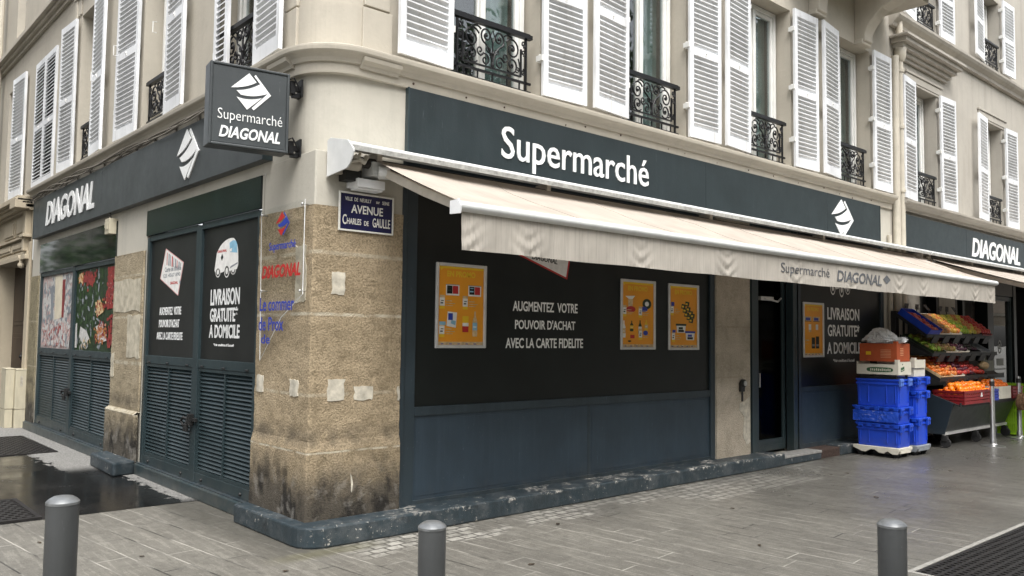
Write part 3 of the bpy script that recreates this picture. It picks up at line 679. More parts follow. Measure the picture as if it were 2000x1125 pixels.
mb = MB(); mb.fbox(FL, 4.985, 6.03, 2.453, 2.90, -.05, -.012); mb.fbox(FL, 6.035, 8.875, 2.453, 2.90, -.05, -.013)
mb.build("fascia_panel", plain("mirror_dark_green", (.012, .02, .016), .05, .2, 3, spec=1.0), B1, bevel=.003)
leafA = MB(); leafA.fbox(FL, 2.435, 3.81, 1.30, 2.555, -.13, -.06); leafA = leafA.build("shop_window", m_vinl, B1)
leafB = MB(); leafB.fbox(FL, 1.05, 2.305, 1.30, 2.555, -.13, -.06); leafB = leafB.build("shop_window", m_vinl, B1)
text_lines("lettering", [("LIVRAISON", 2.10, 1.44, 1.81, 1.965), ("GRATUITE*", 2.10, 1.47, 1.655, 1.79), ("A DOMICILE", 2.11, 1.42, 1.505, 1.63), ("*Voir conditions à l'accueil", 2.0, 1.54, 1.43, 1.455)], FL, -.0595, m_let, leafB, bold=.025)
text_lines("lettering", [("AUGMENTEZ  VOTRE", 3.50, 2.86, 1.735, 1.82), ("POUVOIR D'ACHAT", 3.50, 2.90, 1.605, 1.69), ("AVEC LA CARTE FIDELITE", 3.56, 2.80, 1.475, 1.555)], FL, -.0595, m_let, leafA, bold=.02)
van(leafB, FL, 2.04, 1.49, 2.07, 2.43, -.0595)
mb = MB(); Q = [(3.37, 2.45), (2.835, 2.27), (2.965, 1.93), (3.52, 2.13)]
mb.m = 1; mb.flat(Q, FL, -.0597); cq = (sum(p[0] for p in Q)/4, sum(p[1] for p in Q)/4); mb.m = 0; mb.flat([(cq[0]+(p[0]-cq[0])*.95, cq[1]+(p[1]-cq[1])*.95) for p in Q], FL, -.059)
for i in range(9):
    a = 3.33-i*.05; top = 2.42-(3.37-a)*.336; mb.m = 2 if i % 3 else 3; mb.flat([(a, top), (a-.018-.012*(i % 2), top-.01), (a-.02-.012*(i % 2), 2.265-i*.008), (a, 2.268-i*.008)], FL, -.0583)
mb.m = 2; text(mb, "Carte de fidélité", FL, 3.38, 2.90, 2.195, 2.245, -.0583, .0004, bold=.02); text(mb, "123 4567 890", FL, 3.42, 2.92, 2.135, 2.175, -.0583, .0004)
mb.m = 3; text(mb, "DIAGONAL", FL, 3.2, 2.98, 2.055, 2.085, -.0583, .0004, bold=.03); mb.m = 2; mb.flat([(2.94, 2.07), (2.92, 2.10), (2.90, 2.07), (2.92, 2.04)], FL, -.0583)
mb.build("card_graphic", [m_wht, m_pink, m_gry, m_red], leafA)
# two photo panels of food
def blob(mb, fn, c, a, b, ra, rb, ang=0., n=14, jit=.0):
    P = []
    for i in range(n):
        t = 2*math.pi*i/n; k = 1+rnd.uniform(-jit, jit); x, y = ra*k*math.cos(t), rb*k*math.sin(t)
        P.append((a+x*math.cos(ang)-y*math.sin(ang), b+x*math.sin(ang)+y*math.cos(ang)))
    mb.flat(P, fn, c)
m_fr_ = plain('muted_red_ink', (.30, .035, .03), .45, .4, 40); m_fg_ = plain('muted_green_ink', (.035, .075, .022), .5, .6, 40); m_fo_ = plain('muted_orange_ink', (.42, .17, .06), .5, .4, 40); m_fw_ = plain('greyed_white_ink', (.55, .54, .52), .5, .2, 30); m_fp_ = plain('dusty_pink_ink', (.50, .34, .32), .5, .3, 30)
FOOD = [m_dkg, m_fg_, m_fr_, m_dkr, m_fo_, m_tan, m_fw_, m_fp_, m_gry]
mb = MB(); mb.fbox(FL, 5.06, 6.855, 1.30, 2.39, -.13, -.06); vb = mb.build("shop_window", m_dkg, B1)
mb = MB(); cc = [-.0595]
def bl(m, a, b, ra, rb, ang=0., jit=.12, n=12): cc[0] += .00001; mb.m = m; blob(mb, FL, cc[0], min(max(a, 5.10+ra*.8), 6.82-ra*.8), min(max(b, 1.32+rb), 2.375-rb), ra*.72, rb*.72, ang, n, jit)
for i in range(300): bl(rnd.choice((0, 1, 1, 0, 8)), rnd.uniform(5.6, 6.8), rnd.uniform(1.35, 2.35), rnd.uniform(.03, .11), rnd.uniform(.015, .04), rnd.uniform(0, 3))
for i in range(110): bl(rnd.choice((2, 2, 3, 3)), rnd.gauss(6.25, .16), rnd.gauss(2.26, .05), .045, .032)
for i in range(45): bl(rnd.choice((4, 5)), rnd.gauss(6.62, .06), rnd.gauss(2.28, .04), .04, .025)
for i in range(130): bl(rnd.choice((2, 3, 3)), rnd.gauss(5.30, .09), rnd.uniform(1.85, 2.36), .05, .04)
for i in range(14): bl(7, rnd.gauss(5.30, .09), rnd.uniform(1.9, 2.3), .012, .01)
for i in range(60): bl(rnd.choice((2, 3)), rnd.gauss(5.24, .06), rnd.uniform(1.34, 1.75), .04, .03)
bl(5, 5.72, 1.86, .27, .155, .3, 0, 4); 
for i in range(45): bl(rnd.choice((4, 5, 4, 3)), rnd.gauss(5.72, .1), rnd.gauss(1.86, .05), .035, .025)
bl(6, 5.60, 1.53, .36, .19, .35, 0, 4)
for i in range(120): bl(rnd.choice((4, 4, 7, 3)), rnd.gauss(5.60, .12), rnd.gauss(1.53, .06), .035, .025)
mb.m = 6; cc[0] += .0001; mb.flat([(6.80, 1.65), (6.72, 1.67), (6.70, 1.33), (6.80, 1.33)], FL, cc[0]); mb.flat([(6.55, 1.62), (6.25, 1.56), (6.10, 1.46), (6.35, 1.36), (6.6, 1.48)], FL, cc[0])
for i in range(30): bl(rnd.choice((1, 6, 5)), rnd.gauss(6.35, .14), rnd.gauss(1.40, .03), .06, .012, rnd.uniform(0, 3))
mb.build("food_picture", FOOD, vb)
mb = MB(); mb.fbox(FL, 6.985, 8.80, 1.30, 2.39, -.13, -.06); va = mb.build("shop_window", plain("washed_pink_print", (.45, .36, .34), .4, .4, 5), B1)
mb = MB(); cc[0] = -.0595
def bl2(m, a, b, ra, rb, ang=0., jit=.12, n=12): cc[0] += .00001; mb.m = m; blob(mb, FL, cc[0], min(max(a, 7.03+ra*.8), 8.76-ra*.8), min(max(b, 1.32+rb), 2.375-rb), ra*.6, rb*.6, ang, n, jit)
for i in range(420): bl2(rnd.choice((6, 6, 8, 6, 8, 7)), rnd.uniform(7.1, 8.7), rnd.uniform(1.6, 2.35), rnd.uniform(.06, .16), rnd.uniform(.03, .08), rnd.uniform(0, 3))
mb.m = 9; cc[0] += .0001; mb.flat([(8.05, 2.37), (7.62, 2.37), (7.60, 1.75), (8.0, 1.72)], FL, cc[0]); mb.m = 3; mb.flat([(7.60, 2.3), (7.45, 2.3), (7.48, 1.75), (7.6, 1.75)], FL, cc[0]+.0001)
mb.m = 8; mb.flat([(8.3, 2.2), (8.12, 2.25), (8.08, 1.75), (8.2, 1.7)], FL, cc[0]+.0001); cc[0] += .0003
for i in range(50): bl2(rnd.choice((8, 6, 8, 6)), rnd.uniform(7.08, 7.42), rnd.uniform(1.8, 2.36), .07, .04, rnd.uniform(0, 3))
for i in range(380): bl2(rnd.choice((7, 6, 6, 7, 8, 6, 2)), rnd.uniform(7.1, 8.7), rnd.uniform(1.34, 1.62), rnd.uniform(.05, .13), rnd.uniform(.02, .06), rnd.uniform(0, 3))
mb.build("food_picture", FOOD+[plain("cream_ink", (.66, .6, .47), .5)], va)
# ---- upper windows, railings, shutters (each hangs on its building)
def scroll(cx, cz, r0, turns, a0, sgn=1, n=26, tail=None):
    P = []
    for i in range(n+1):
        t = i/n; rr = r0*(1-t)+.008*t; a = a0+sgn*2*math.pi*turns*t; P.append((cx+rr*math.cos(a), cz+rr*math.sin(a)))
    return (tail[::-1] if tail else [])+P
def railing_mesh():
    """cast-iron guard for an opening 1 m wide, local x -.5..+.5, z 0..~.57"""
    mb = MB(); T = lambda P, rad=.008: mb.tube([(x, 0, z) for x, z in P], rad, 6)
    mb.box(-.545, .545, -.026, .026, .545, .585); mb.box(-.52, .52, -.016, .016, .585, .597)
    mb.box(-.54, .54, -.010, .010, .10, .122); mb.box(-.54, .54, -.010, .010, .015, .037); mb.box(-.40, .40, -.008, .008, .155, .17)
    for sx in (-1, 1):
        mb.box(sx*.47-.010, sx*.47+.010, -.010, .010, .037, .545); mb.box(sx*.40-.008, sx*.40+.008, -.008, .008, .16, .43)
        M2 = lambda P: [(sx*x, z) for x, z in P]
        T(M2(scroll(.085, .455, .078, 1.6, -1.2, 1)), .0095)          # upper heart lobes
        T(M2(bez((.11, .385), (.02, .33), (.005, .20), 10)), .0095)
        T(M2(scroll(.275, .40, .105, 1.7, 2.6, -1)), .009); T(M2(scroll(.27, .25, .085, 1.5, -2.4, 1)), .009)
        T(M2(scroll(.10, .225, .065, 1.4, .4, 1)), .0085); T(M2(scroll(.17, .30, .05, 1.3, 3.4, 1)), .008)
        T(M2(scroll(.435, .485, .032, 1.4, -1.6, 1)), .008); T(M2(scroll(.435, .21, .032, 1.4, 1.6, -1)), .008); T(M2(scroll(.435, .40, .028, 1.3, -1.6, 1)), .007)
        T(M2(bez((.36, .33), (.40, .24), (.39, .17), 8))); T(M2(bez((.16, .50), (.20, .54), (.27, .51), 8)), .009)
        T(M2(scroll(.35, .21, .035, 1.3, 0, 1)), .007); T(M2(scroll(.05, .33, .035, 1.2, 1, -1)), .007)
        mb.ball((sx*.085, 0, .455), .016, 8, 6); mb.ball((sx*.275, 0, .40), .018, 8, 6); mb.ball((sx*.27, 0, .25), .015, 8, 6)
        mb.box(sx*.20-.006, sx*.20+.006, -.006, .006, .037, .10); mb.box(sx*.38-.006, sx*.38+.006, -.006, .006, .037, .10)
    T([(0, .17), (0, .40)], .010); mb.ball((0, 0, .19), .026, 8, 6, (1, .6, 1.4)); mb.ball((0, 0, .30), .02, 8, 6); T([(0, .40), (-.03, .46), (0, .52), (.03, .46), (0, .40)], .007)
    mb.box(-.006, .006, -.006, .006, .037, .10)
    return mb
_rail = railing_mesh().build("railing", m_iron, None); RAIL = _rail.data; bpy.data.objects.remove(_rail)
def leaf_mesh(w, h, shut=False):
    mb = MB(); st = .062
    mb.box(0, st, -.034, 0, 0, h); mb.box(w-st, w, -.034, 0, 0, h)
    mid = h*.475; rails = [(0, .125), (mid-.04, mid+.04), (h-.085, h)]
    for z0, z1 in rails: mb.box(st, w-st, -.0335, -.0005, z0, z1)
    for z0, z1 in ((.125, mid-.04), (mid+.04, h-.085)):
        n = int(round((z1-z0)/.058)); p = (z1-z0)/n
        for i in range(n):
            z = z0+(i+.5)*p
            if not shut:      # folded back: the room side shows, slats slope down away from the viewer
                mb.hexa([(st-.004, .002, z-.030), (w-st+.004, .002, z-.030), (w-st+.004, -.036, z+.016), (st-.004, -.036, z+.016),
                         (st-.004, .002, z-.018), (w-st+.004, .002, z-.018), (w-st+.004, -.036, z+.027), (st-.004, -.036, z+.027)])
            else: mb.hexa([(st-.004, -.036, z-.022), (w-st+.004, -.036, z-.022), (w-st+.004, .0, z+.012), (st-.004, .0, z+.012),
                     (st-.004, -.036, z-.008), (w-st+.004, -.036, z-.008), (w-st+.004, .0, z+.024), (st-.004, .0, z+.024)])
    return mb
_leaf = {}
def leaf(w, h, shut=False):
    k = (round(w, 3), round(h, 3), shut)
    if k not in _leaf:
        o = leaf_mesh(w, h, shut).build("shutter", m_whs, None, bevel=0); _leaf[k] = o.data; bpy.data.objects.remove(o)
    return _leaf[k]
hb = MB(); hb.box(-.022, .022, -.03, .055, -.028, .028); hb.lathe([(.016, -.04), (.016, .04)], (0, .02, 0), 8); _h = hb.build("hinge", m_pvc); HINGE = _h.data; bpy.data.objects.remove(_h)
cbm = MB(); cbm.box(-.012, .012, -.05, -.03, -.03, .03); cbm.ball((0, -.052, .0), .012, 6, 4); _h = cbm.build("catch", m_pvc); CATCH = _h.data; bpy.data.objects.remove(_h)
def place(name, data, parent, loc, rz=0., sc=(1, 1, 1)):
    o = bpy.data.objects.new(name, data); COL.objects.link(o); o.parent = parent; o.location = loc; o.rotation_euler = (0, 0, rz); o.scale = sc; return o
def shutter(B, loc, w, h, rz, hinge_at, shut=False):
    o = place("shutter", leaf(w, h, shut), B, loc, rz); o.rotation_euler = (R(rnd.uniform(-.15, .15)), R(rnd.uniform(-.25, .25)), rz+(0 if shut else R(rnd.uniform(-.8, .8))))
    for z in (.17*h, .5*h, .87*h):
        place("hinge", HINGE, o, (0 if hinge_at == 0 else w, .0, z))
    place("catch", CATCH, o, (w/2, .012, h*.475))
    return o
def wavy(mb, fn, a0, a1, b0, b1, c, amp=.03, waves=7, n=60, top=0.0):
    prev = None
    for i in range(n+1):
        t = i/n; a = a0+(a1-a0)*t; cc = c+amp*math.sin(t*waves*2*math.pi)+amp*.5*math.sin(t*waves*4.7+1)
        cur = (fn(a, b0, cc), fn(a, b1, cc*.5+c*.5))
        if prev: mb.quad(prev[0], cur[0], cur[1], prev[1])
        prev = cur
def window(B, fn, a0, a1, b0, b1, c, curtain=None, side=1, mull=True, dep=.22):
    """casement set back in its opening; returns the window object"""
    mb = MB(); c -= dep
    frame_rect(mb, fn, a0+.03, a1-.03, b0+.0, b1-.01, .055, c-.06, c+.02); am = (a0+a1)/2
    frame_rect(mb, fn, a0+.085, am-.002, b0+.06, b1-.07, .05, c-.05, c); frame_rect(mb, fn, am+.002, a1-.085, b0+.06, b1-.07, .05, c-.05, c)
    mb.fbox(fn, am-.03, am+.03, b0+.06, b1-.07, c, c+.022)
    w = mb.build("window", m_pvc, B, bevel=.004)
    for p, q in ((a0+.135, am-.052), (am+.052, a1-.135)):
        mb = MB(); mb.fbox(fn, p, q, b0+.11, b1-.12, c-.032, c-.026); mb.build("pane", m_gl, w)
    if curtain:
        mb = MB()
        for m_, p, q in curtain: wavy(mb, fn, a0+(a1-a0)*p, a0+(a1-a0)*q, b0+.05, b1-.05, c-.16, .02, max(2, int(8*(q-p))))
        mb.build("curtain", curtain[0][0], w, smooth=True)
    mb = MB(); d = c-.5
    mb.quad(fn(a0-.3, b0-.1, d), fn(a1+.3, b0-.1, d), fn(a1+.3, b1+.1, d), fn(a0-.3, b1+.1, d))
    mb.quad(fn(a0-.3, b0-.1, d), fn(a0-.3, b1+.1, d), fn(a0, b1+.1, c-.06), fn(a0, b0-.1, c-.06)); mb.quad(fn(a1+.3, b0-.1, d), fn(a1+.3, b1+.1, d), fn(a1, b1+.1, c-.06), fn(a1, b0-.1, c-.06))
    mb.build("room_interior", m_dk, w)
    return w
HL = 2.155
CUR = [[(m_cur, .62, .92)], [(m_cur, .60, .95)], [(m_cur, .52, .97)], [(m_cur, .50, .98)]]
for i, (a, b) in enumerate(WX):
    window(B1, UF, a, b, 3.86, ZW1, 0, CUR[i])
    place("railing", RAIL, B1, ((a+b)/2, .10, 3.875), 0, ((b-a)/1.26, 1, 1))
    ajar = (R(4), R(6), R(5), R(7))[i]
    # left leaf: hinged at the opening's left side, free edge swung a little off the wall
    w = .585
    shutter(B1, (a-.0-w*math.cos(ajar), -.005-w*math.sin(ajar)-.0, 3.868), w, HL, ajar, 1)
    shutter(B1, (b-.03, -.004, 3.868), .585, HL, R(-1.5), 0)
    mb = MB(); mb.fbox(UF, a-.02, b+.02, 3.78, 3.862, -.30, .005); mb.build("window_sill", m_pl, B1)
for i, (a, b) in enumerate(WY):
    window(B1, UL, a, b, 3.86, ZW1+.05, 0, [(m_curw, .08, .92)] if i == 1 else [(m_cur, .1, .5)])
    place("railing", RAIL, B1, (.10, (a+b)/2, 3.875), R(-90), ((b-a)/1.2, 1, 1))
    mb = MB(); mb.fbox(UL, a-.02, b+.02, 3.78, 3.862, -.30, .005); mb.build("window_sill", m_pl, B1)
# side street leaves: rotation -90 deg puts local +x along -y
def sl_(y, w, ang=0., h=HL, x=.0, shut=False): return shutter(B1, (x-.004, y, 3.872), w, h, R(-90)+ang, 0, shut)
sl_(7.80, .65, R(3), x=-.02); sl_(6.19, .60, R(-3)); sl_(5.05, .70, R(3), x=-.02); sl_(3.34, .58, R(-3)); sl_(2.15, .32, 0, x=.06, shut=True); sl_(1.11, .58, R(-3)); sl_(11.19, .80, R(3), x=-.02)
for y in (9.80, 9.125): sl_(y, .672, 0, 2.12, x=.058, shut=True)
mb = MB(); mb.fbox(UL, 8.46, 9.79, 3.86, 5.98, -.3, -.12); mb.build("window", m_dk, B1)
for (x, y0, z0) in ((0, 5.03, 5.0), (0, 6.0, 4.9), (0, 3.6, 4.9)):
    mb = MB(); mb.tube([(-.05, y0, z0-.06), (-.09, y0, z0-.06), (-.09, y0, z0+.06), (-.05, y0, z0+.06)], .006, 6); mb.build("shutter_hook", m_pvc, B1)
# moulded surround of the third side-street window, upper string course, consoles
mb = MB()
mb.fbox(UL, 7.30, 7.42, 3.87, 6.35, 0, .035); mb.fbox(UL, 5.95, 7.42, 6.35, 6.45, 0, .05); mb.fbox(UL, 7.13, 7.30, 6.10, 6.35, 0, .02)
mb.build("window_surround", m_pl, B1, bevel=.006)
mb = MB()
for (o, z0, z1) in ((.05, 6.48, 6.54), (.10, 6.54, 6.60), (.16, 6.60, 6.68)): mb.fbox(UL, 7.3, 16, z0, z1, 0, o)
mb.build("string_course", m_pl, B1, bevel=.008)
def console(x, w, zt, zb, out):
    P = [(0, zb+.02)]+[(.10, zb), (.16, zb+.03)]+bez((.16, zb+.06), (.14, zb+.22), (out*.55, zt-.28), 8)+bez((out*.55, zt-.28), (out*.95, zt-.25), (out, zt), 8)+[(0, zt)]
    mb = MB(); mb.prism(P, lambda q, z, t: FR(x+t, z, q-.05), -w/2, w/2); mb.prism([(0, zb-.02), (.13, zb-.02), (.13, zb+.05), (0, zb+.05)], lambda q, z, t: FR(x+t, z, q-.05), -w/2-.025, w/2+.025)
    return mb.build("console", m_pl, B1, bevel=.012)
console(7.68, .24, 6.75, 6.10, .45); console(9.05, .26, 6.75, 6.02, .75)
mb = MB(); mb.fbox(UF, 6.9, 9.9, 6.76, 6.92, -.05, .85); mb.fbox(UF, 6.9, 9.9, 6.70, 6.76, -.05, .70); mb.build("balcony_slab", m_pl, B1, bevel=.01)
# cables slung under the side-street course
mb = MB()
for k in range(4):
    P = []
    for i in range(40):
        t = i/39; y = 1.6+t*7.7; P.append((-.075-.03*math.sin(t*9+k), y, 3.645+.03*math.sin(t*23+k*2)-.018*abs(math.sin(t*14+k))+k*.012))
    mb.tube(P, .009, 5)
for i in range(11): y = 2.3+i*.62; mb.box(-.045, -.025, y, y+.03, 3.60, 3.69)
mb.build("cable", plain("grimy_cable", (.16, .145, .12), .8), B1)
# small junction box with cables above the second pillar
mb = MB(); mb.fbox(FL, 4.99, 5.17, 2.74, 2.93, -.03, .07); mb.fbox(FL, 5.03, 5.13, 2.79, 2.88, .07, .078); mb.fbox(FL, 5.17, 5.26, 2.83, 2.90, -.02, .05)
jb = mb.build("alarm_box", m_cab, None, bevel=.008); tag(jb, "cream alarm box on the side street wall under the long dark sign", "alarm box")
mb = MB(); mb.tube([FL(5.08, 2.93, .02), FL(5.06, 2.97, .05), FL(5.10, 3.02, .03), FL(5.02, 3.03, .02)], .008, 6); mb.build("cable", m_blk, jb)
# key safe on the pier
mb = MB(); mb.fbox(FR, 5.72, 5.80, .92, 1.03, 0, .035); mb.lathe([(.035, 0), (.05, .015), (.05, .05), (.03, .06)], (0, 0, 0), 16)
k = len(mb.v)-64
for i in range(k, len(mb.v)): x, y, z = mb.v[i]; mb.v[i] = FR(5.765+x, 1.02+y, z)
mb.fbox(FR, 5.77, 5.795, .80, .93, .0, .015)
ks = mb.build("key_switch", m_blk, None, bevel=.004); tag(ks, "small black key switch box on the bare stone pier beside the shop door", "switch")
mb = MB(); mb.prism([(5.765+.032*math.cos(i*math.pi/8), 1.02+.032*math.sin(i*math.pi/8)) for i in range(16)], FR, .058, .066); mb.build("lock_plate", m_steel, ks)

# ------------------------------------------------------------------ the building beyond the downpipe
mb = MB()
H2 = [(10.87, 11.93, 3.80, 5.82), (14.10, 15.15, 3.80, 5.82), (17.4, 18.45, 3.80, 5.82)]
H2u = [(10.98, 11.98, 6.86, 8.4), (14.10, 15.15, 6.92, 8.4), (17.4, 18.45, 6.92, 8.4)]
wall_holes(mb, UF, 9.98, 40, 3.55, 9.0, H2+H2u, 0, .34)
mb.build("upper_wall", m_pl2, B2)
mb = MB()
pr = [(-.05, 3.66), (.0, 3.66), (.0, 3.71), (.04, 3.73), (.10, 3.75), (.13, 3.78), (.135, 3.81), (-.05, 3.84)]
mb.prism(pr, lambda q, z, t: FR(t, z, q), 10.28, 40)
pr = [(-.05, 6.62), (.02, 6.62), (.03, 6.67), (.10, 6.72), (.13, 6.76), (.135, 6.80), (-.05, 6.85)]
mb.prism(pr, lambda q, z, t: FR(t, z, q), 10.1, 40); mb.build("string_course", m_pl2, B2)
for i, (a, b, z0, z1) in enumerate(H2):
    window(B2, UF, a, b, 3.84, z1, 0, [(m_curw if i else m_cur, .5, .95)]); place("railing", RAIL, B2, ((a+b)/2, .06, 3.85), 0, ((b-a)/1.24, 1, .92))
    w = .61; shutter(B2, (a+.03-w*math.cos(.1), -.005-w*math.sin(.1), 3.845), w, 1.99, .1, 1); shutter(B2, (b+.0, -.005, 3.845), .60, 1.99, R(-2), 0)
    mb = MB(); mb.fbox(UF, a-.22, b+.2, 5.86, 5.98, 0, .03); mb.fbox(UF, a-.24, b+.22, 5.98, 6.02, 0, .05); mb.fbox(UF, a-.15, b+.13, 5.82, 5.86, 0, .02)
    sb = MB(); sb.fbox(UF, a-.02, b+.02, 3.76, 3.842, -.3, .01); sb.build("window_sill", m_pl2, B2)
    mb.build("lintel", m_pl2, B2, bevel=.008)
    if i == 0:
        mb = MB()
        for k, (e, zz0, zz1, o) in enumerate(((.20, 6.14, 6.20, .05), (.25, 6.20, 6.27, .10), (.31, 6.27, 6.34, .17), (.36, 6.34, 6.41, .25), (.42, 6.41, 6.45, .30))): mb.fbox(UF, a-e-.35, b+e+.2, zz0, zz1, 0, o)
        mb.build("cornice_hood", m_pl2, B2, bevel=.008)
for i, (a, b, z0, z1) in enumerate(H2u):
    window(B2, UF, a, b, z0+.02, z1, 0, [(m_curw, .1, .4)]); place("railing", RAIL, B2, ((a+b)/2, .06, z0+.03), 0, ((b-a)/1.24, 1, .92))
    w = .60; shutter(B2, (a+.0-w*math.cos(.1), -.005-w*math.sin(.1), z0+.03), w, 1.5, .1, 1); shutter(B2, (b+.0, -.005, z0+.03), .60, 1.5, R(-2), 0)
mb = MB()
wall_holes(mb, lambda a, b, c: FR(a, b, c-.03), 9.98, 40, 0, 3.6, [(11.06, 11.86, .02, 2.6), (12.55, 14.2, .02, 2.75), (14.3, 18.5, .02, 2.75)], 0, .3); mb.build("shop_wall", m_pl2, B2)
mb = MB()
mb.fbox(FR, 11.06, 11.16, 0, 2.6, -.25, -.04); mb.fbox(FR, 11.76, 11.86, 0, 2.6, -.25, -.04); mb.fbox(FR, 11.16, 11.76, .02, 2.6, -.28, -.2)
mb.fbox(FR, 11.20, 11.72, 1.95, 2.3, -.2, -.18); mb.fbox(FR, 12.55, 12.68, 0, 2.75, -.25, -.04); mb.fbox(FR, 12.95, 13.05, 0, 2.75, -.2, -.05); mb.fbox(FR, 14.1, 14.4, 0, 2.75, -.25, -.02); mb.fbox(FR, 15.6, 15.75, 0, 2.75, -.25, -.04); mb.fbox(FR, 14.4, 15.6, 2.47, 2.75, -.2, -.05); mb.fbox(FR, 12.68, 14.1, 2.45, 2.75, -.2, -.05)
mb.build("door_frame", m_vin, B2, bevel=.004)
mb = MB(); frame_rect(mb, FR, 14.405, 15.595, .05, 2.46, .08, -.16, -.08); sd_ = mb.build("shop_door", m_frl, B2, bevel=.004)
mb = MB(); mb.fbox(FR, 14.485, 15.515, .13, 2.38, -.13, -.12); mb.build("pane", glass("mirror_door", (.12, .14, .12), .34), sd_)
mb = MB(); mb.prism([(15.00+.10*math.cos(i*math.pi/8), 1.47+.135*math.sin(i*math.pi/8)) for i in range(16)]+[(15.00+.075*math.cos(-i*math.pi/8), 1.47+.105*math.sin(-i*math.pi/8)) for i in range(16)], FR, -.119, -.117)
mb.fbox(FR, 14.96, 15.04, 1.42, 1.52, -.119, -.117); mb.fbox(FR, 14.82, 15.20, 1.10, 1.24, -.119, -.117); mb.fbox(FR, 14.72, 15.32, 1.02, 1.045, -.119, -.117); mb.fbox(FR, 14.82, 15.22, .94, .96, -.119, -.117); mb.build("door_sticker", plain("faint_sticker", (.30, .31, .30), .6), sd_)
mb = MB(); mb.quad(*[FR(a, b, -1.6) for a, b in ((10.5, 0), (40, 0), (40, 3.2), (10.5, 3.2))]); mb.quad(FR(10.5, 0, -.33), FR(10.5, 3.2, -.33), FR(10.5, 3.2, -1.6), FR(10.5, 0, -1.6)); mb.quad(FR(10.5, 2.9, -.33), FR(40, 2.9, -.33), FR(40, 2.9, -1.6), FR(10.5, 2.9, -1.6)); mb.build("shop_interior", m_dk2, B2)
# downpipes at the joint between the two buildings
mb = MB()
mb.tube([(9.86, -.02, .1), (9.86, -.02, 3.2)], .035, 10); mb.tube([(10.10, -.03, .1), (10.10, -.03, 3.9), (10.12, -.03, 6.1)], .06, 14); mb.tube([(10.30, -.03, .1), (10.30, -.03, 5.0), (10.30, -.03, 6.8)], .052, 14)
for z in (1.0, 2.9, 3.95, 4.98, 5.9): mb.lathe([(.066, -.03), (.07, 0), (.066, .03)], (10.30, -.03, z), 14)
mb.lathe([(.055, 0), (.085, .06), (.095, .2), (.075, .24), (.10, .30)], (10.30, -.04, 6.05), 14)
mb.build("downpipe", m_pipe, B2, smooth='auto')

# ------------------------------------------------------------------ the ornate doorway next along the side street
B3 = thing("apartment_building", "stone entrance front with a carved lintel over a brown door, beyond the long dark sign", "building", (0, YEND, 0))
B3.location = (0, 0, 0)
mb = MB(); V = lambda a, b, c: FL(a, b, c-.02)
wall_holes(mb, V, YEND, 18, 0, 3.72, [(9.72, 12.0, 0, 2.72)], 0, .42); mb.build("front_wall", plaster("carved_stone", (.46, .40, .30), .25), B3)
m_cv = bpy.data.materials["carved_stone"]
mb = MB()
mb.fbox(V, 9.50, 9.72, 0, 3.0, 0, .03); mb.fbox(V, 9.55, 12.4, 2.72, 2.80, 0, .09); mb.fbox(V, 9.60, 12.4, 2.80, 2.86, 0, .05)
for (y0, y1, z0, z1) in ((9.95, 10.9, 2.90, 3.05), (10.95, 12.1, 2.90, 3.05), (9.85, 10.6, 3.16, 3.46), (10.75, 11.6, 3.16, 3.46)): mb.fbox(V, y0, y1, z0, z1, 0, .03); mb.fbox(V, y0+.06, y1-.06, z0+.04, z1-.04, .03, .045)
mb.fbox(V, 9.56, 9.84, 3.08, 3.13, 0, .13); mb.fbox(V, 9.84, 12.4, 3.08, 3.12, 0, .07); mb.fbox(V, 9.62, 9.80, 3.13, 3.52, 0, .09); mb.fbox(V, 9.66, 9.78, 2.86, 3.08, 0, .10)
for (o, z0, z1) in ((.06, 3.52, 3.56), (.12, 3.56, 3.62), (.17, 3.62, 3.66), (.24, 3.66, 3.74)): mb.fbox(V, 9.50, 18, z0, z1, 0, o)
mb.fbox(V, 9.50, 9.92, 3.54, 3.70, 0, .27)
mb.build("carved_lintel", m_cv, B3, bevel=.01)
mb = MB(); mb.lathe([(.0, -.02), (.05, 0), (.06, .05), (.03, .09), (.055, .12), (.06, .2)], (-.04, 9.92, 2.60), 12); mb.build("drop_finial", m_cv, B3, smooth=True)
mb = MB(); mb.box(.26, .34, 9.72, 12.0, .02, 2.72)
for y0, y1 in ((9.80, 10.83), (10.90, 11.95)):
    for z0, z1 in ((.15, .75), (.9, 1.5), (1.65, 2.55)): mb.box(.245, .26, y0+.06, y1-.06, z0, z1); mb.box(.235, .245, y0+.13, y1-.13, z0+.07, z1-.07)
dd = mb.build("door", m_wood, B3, bevel=.01)
mb = MB(); mb.ball((.215, 10.95, 1.10), .035, 10, 8); mb.tube([(.26, 10.95, 1.02), (.22, 10.95, 1.05), (.22, 10.95, 1.16), (.26, 10.95, 1.18)], .014); mb.build("handle", m_blk, dd, smooth=True)
mb = MB(); mb.tube([(-.06, 12.6, 3.7), (-.06, 12.6, 8.6)], .05, 10); mb.build("downpipe", m_pipe, B3)

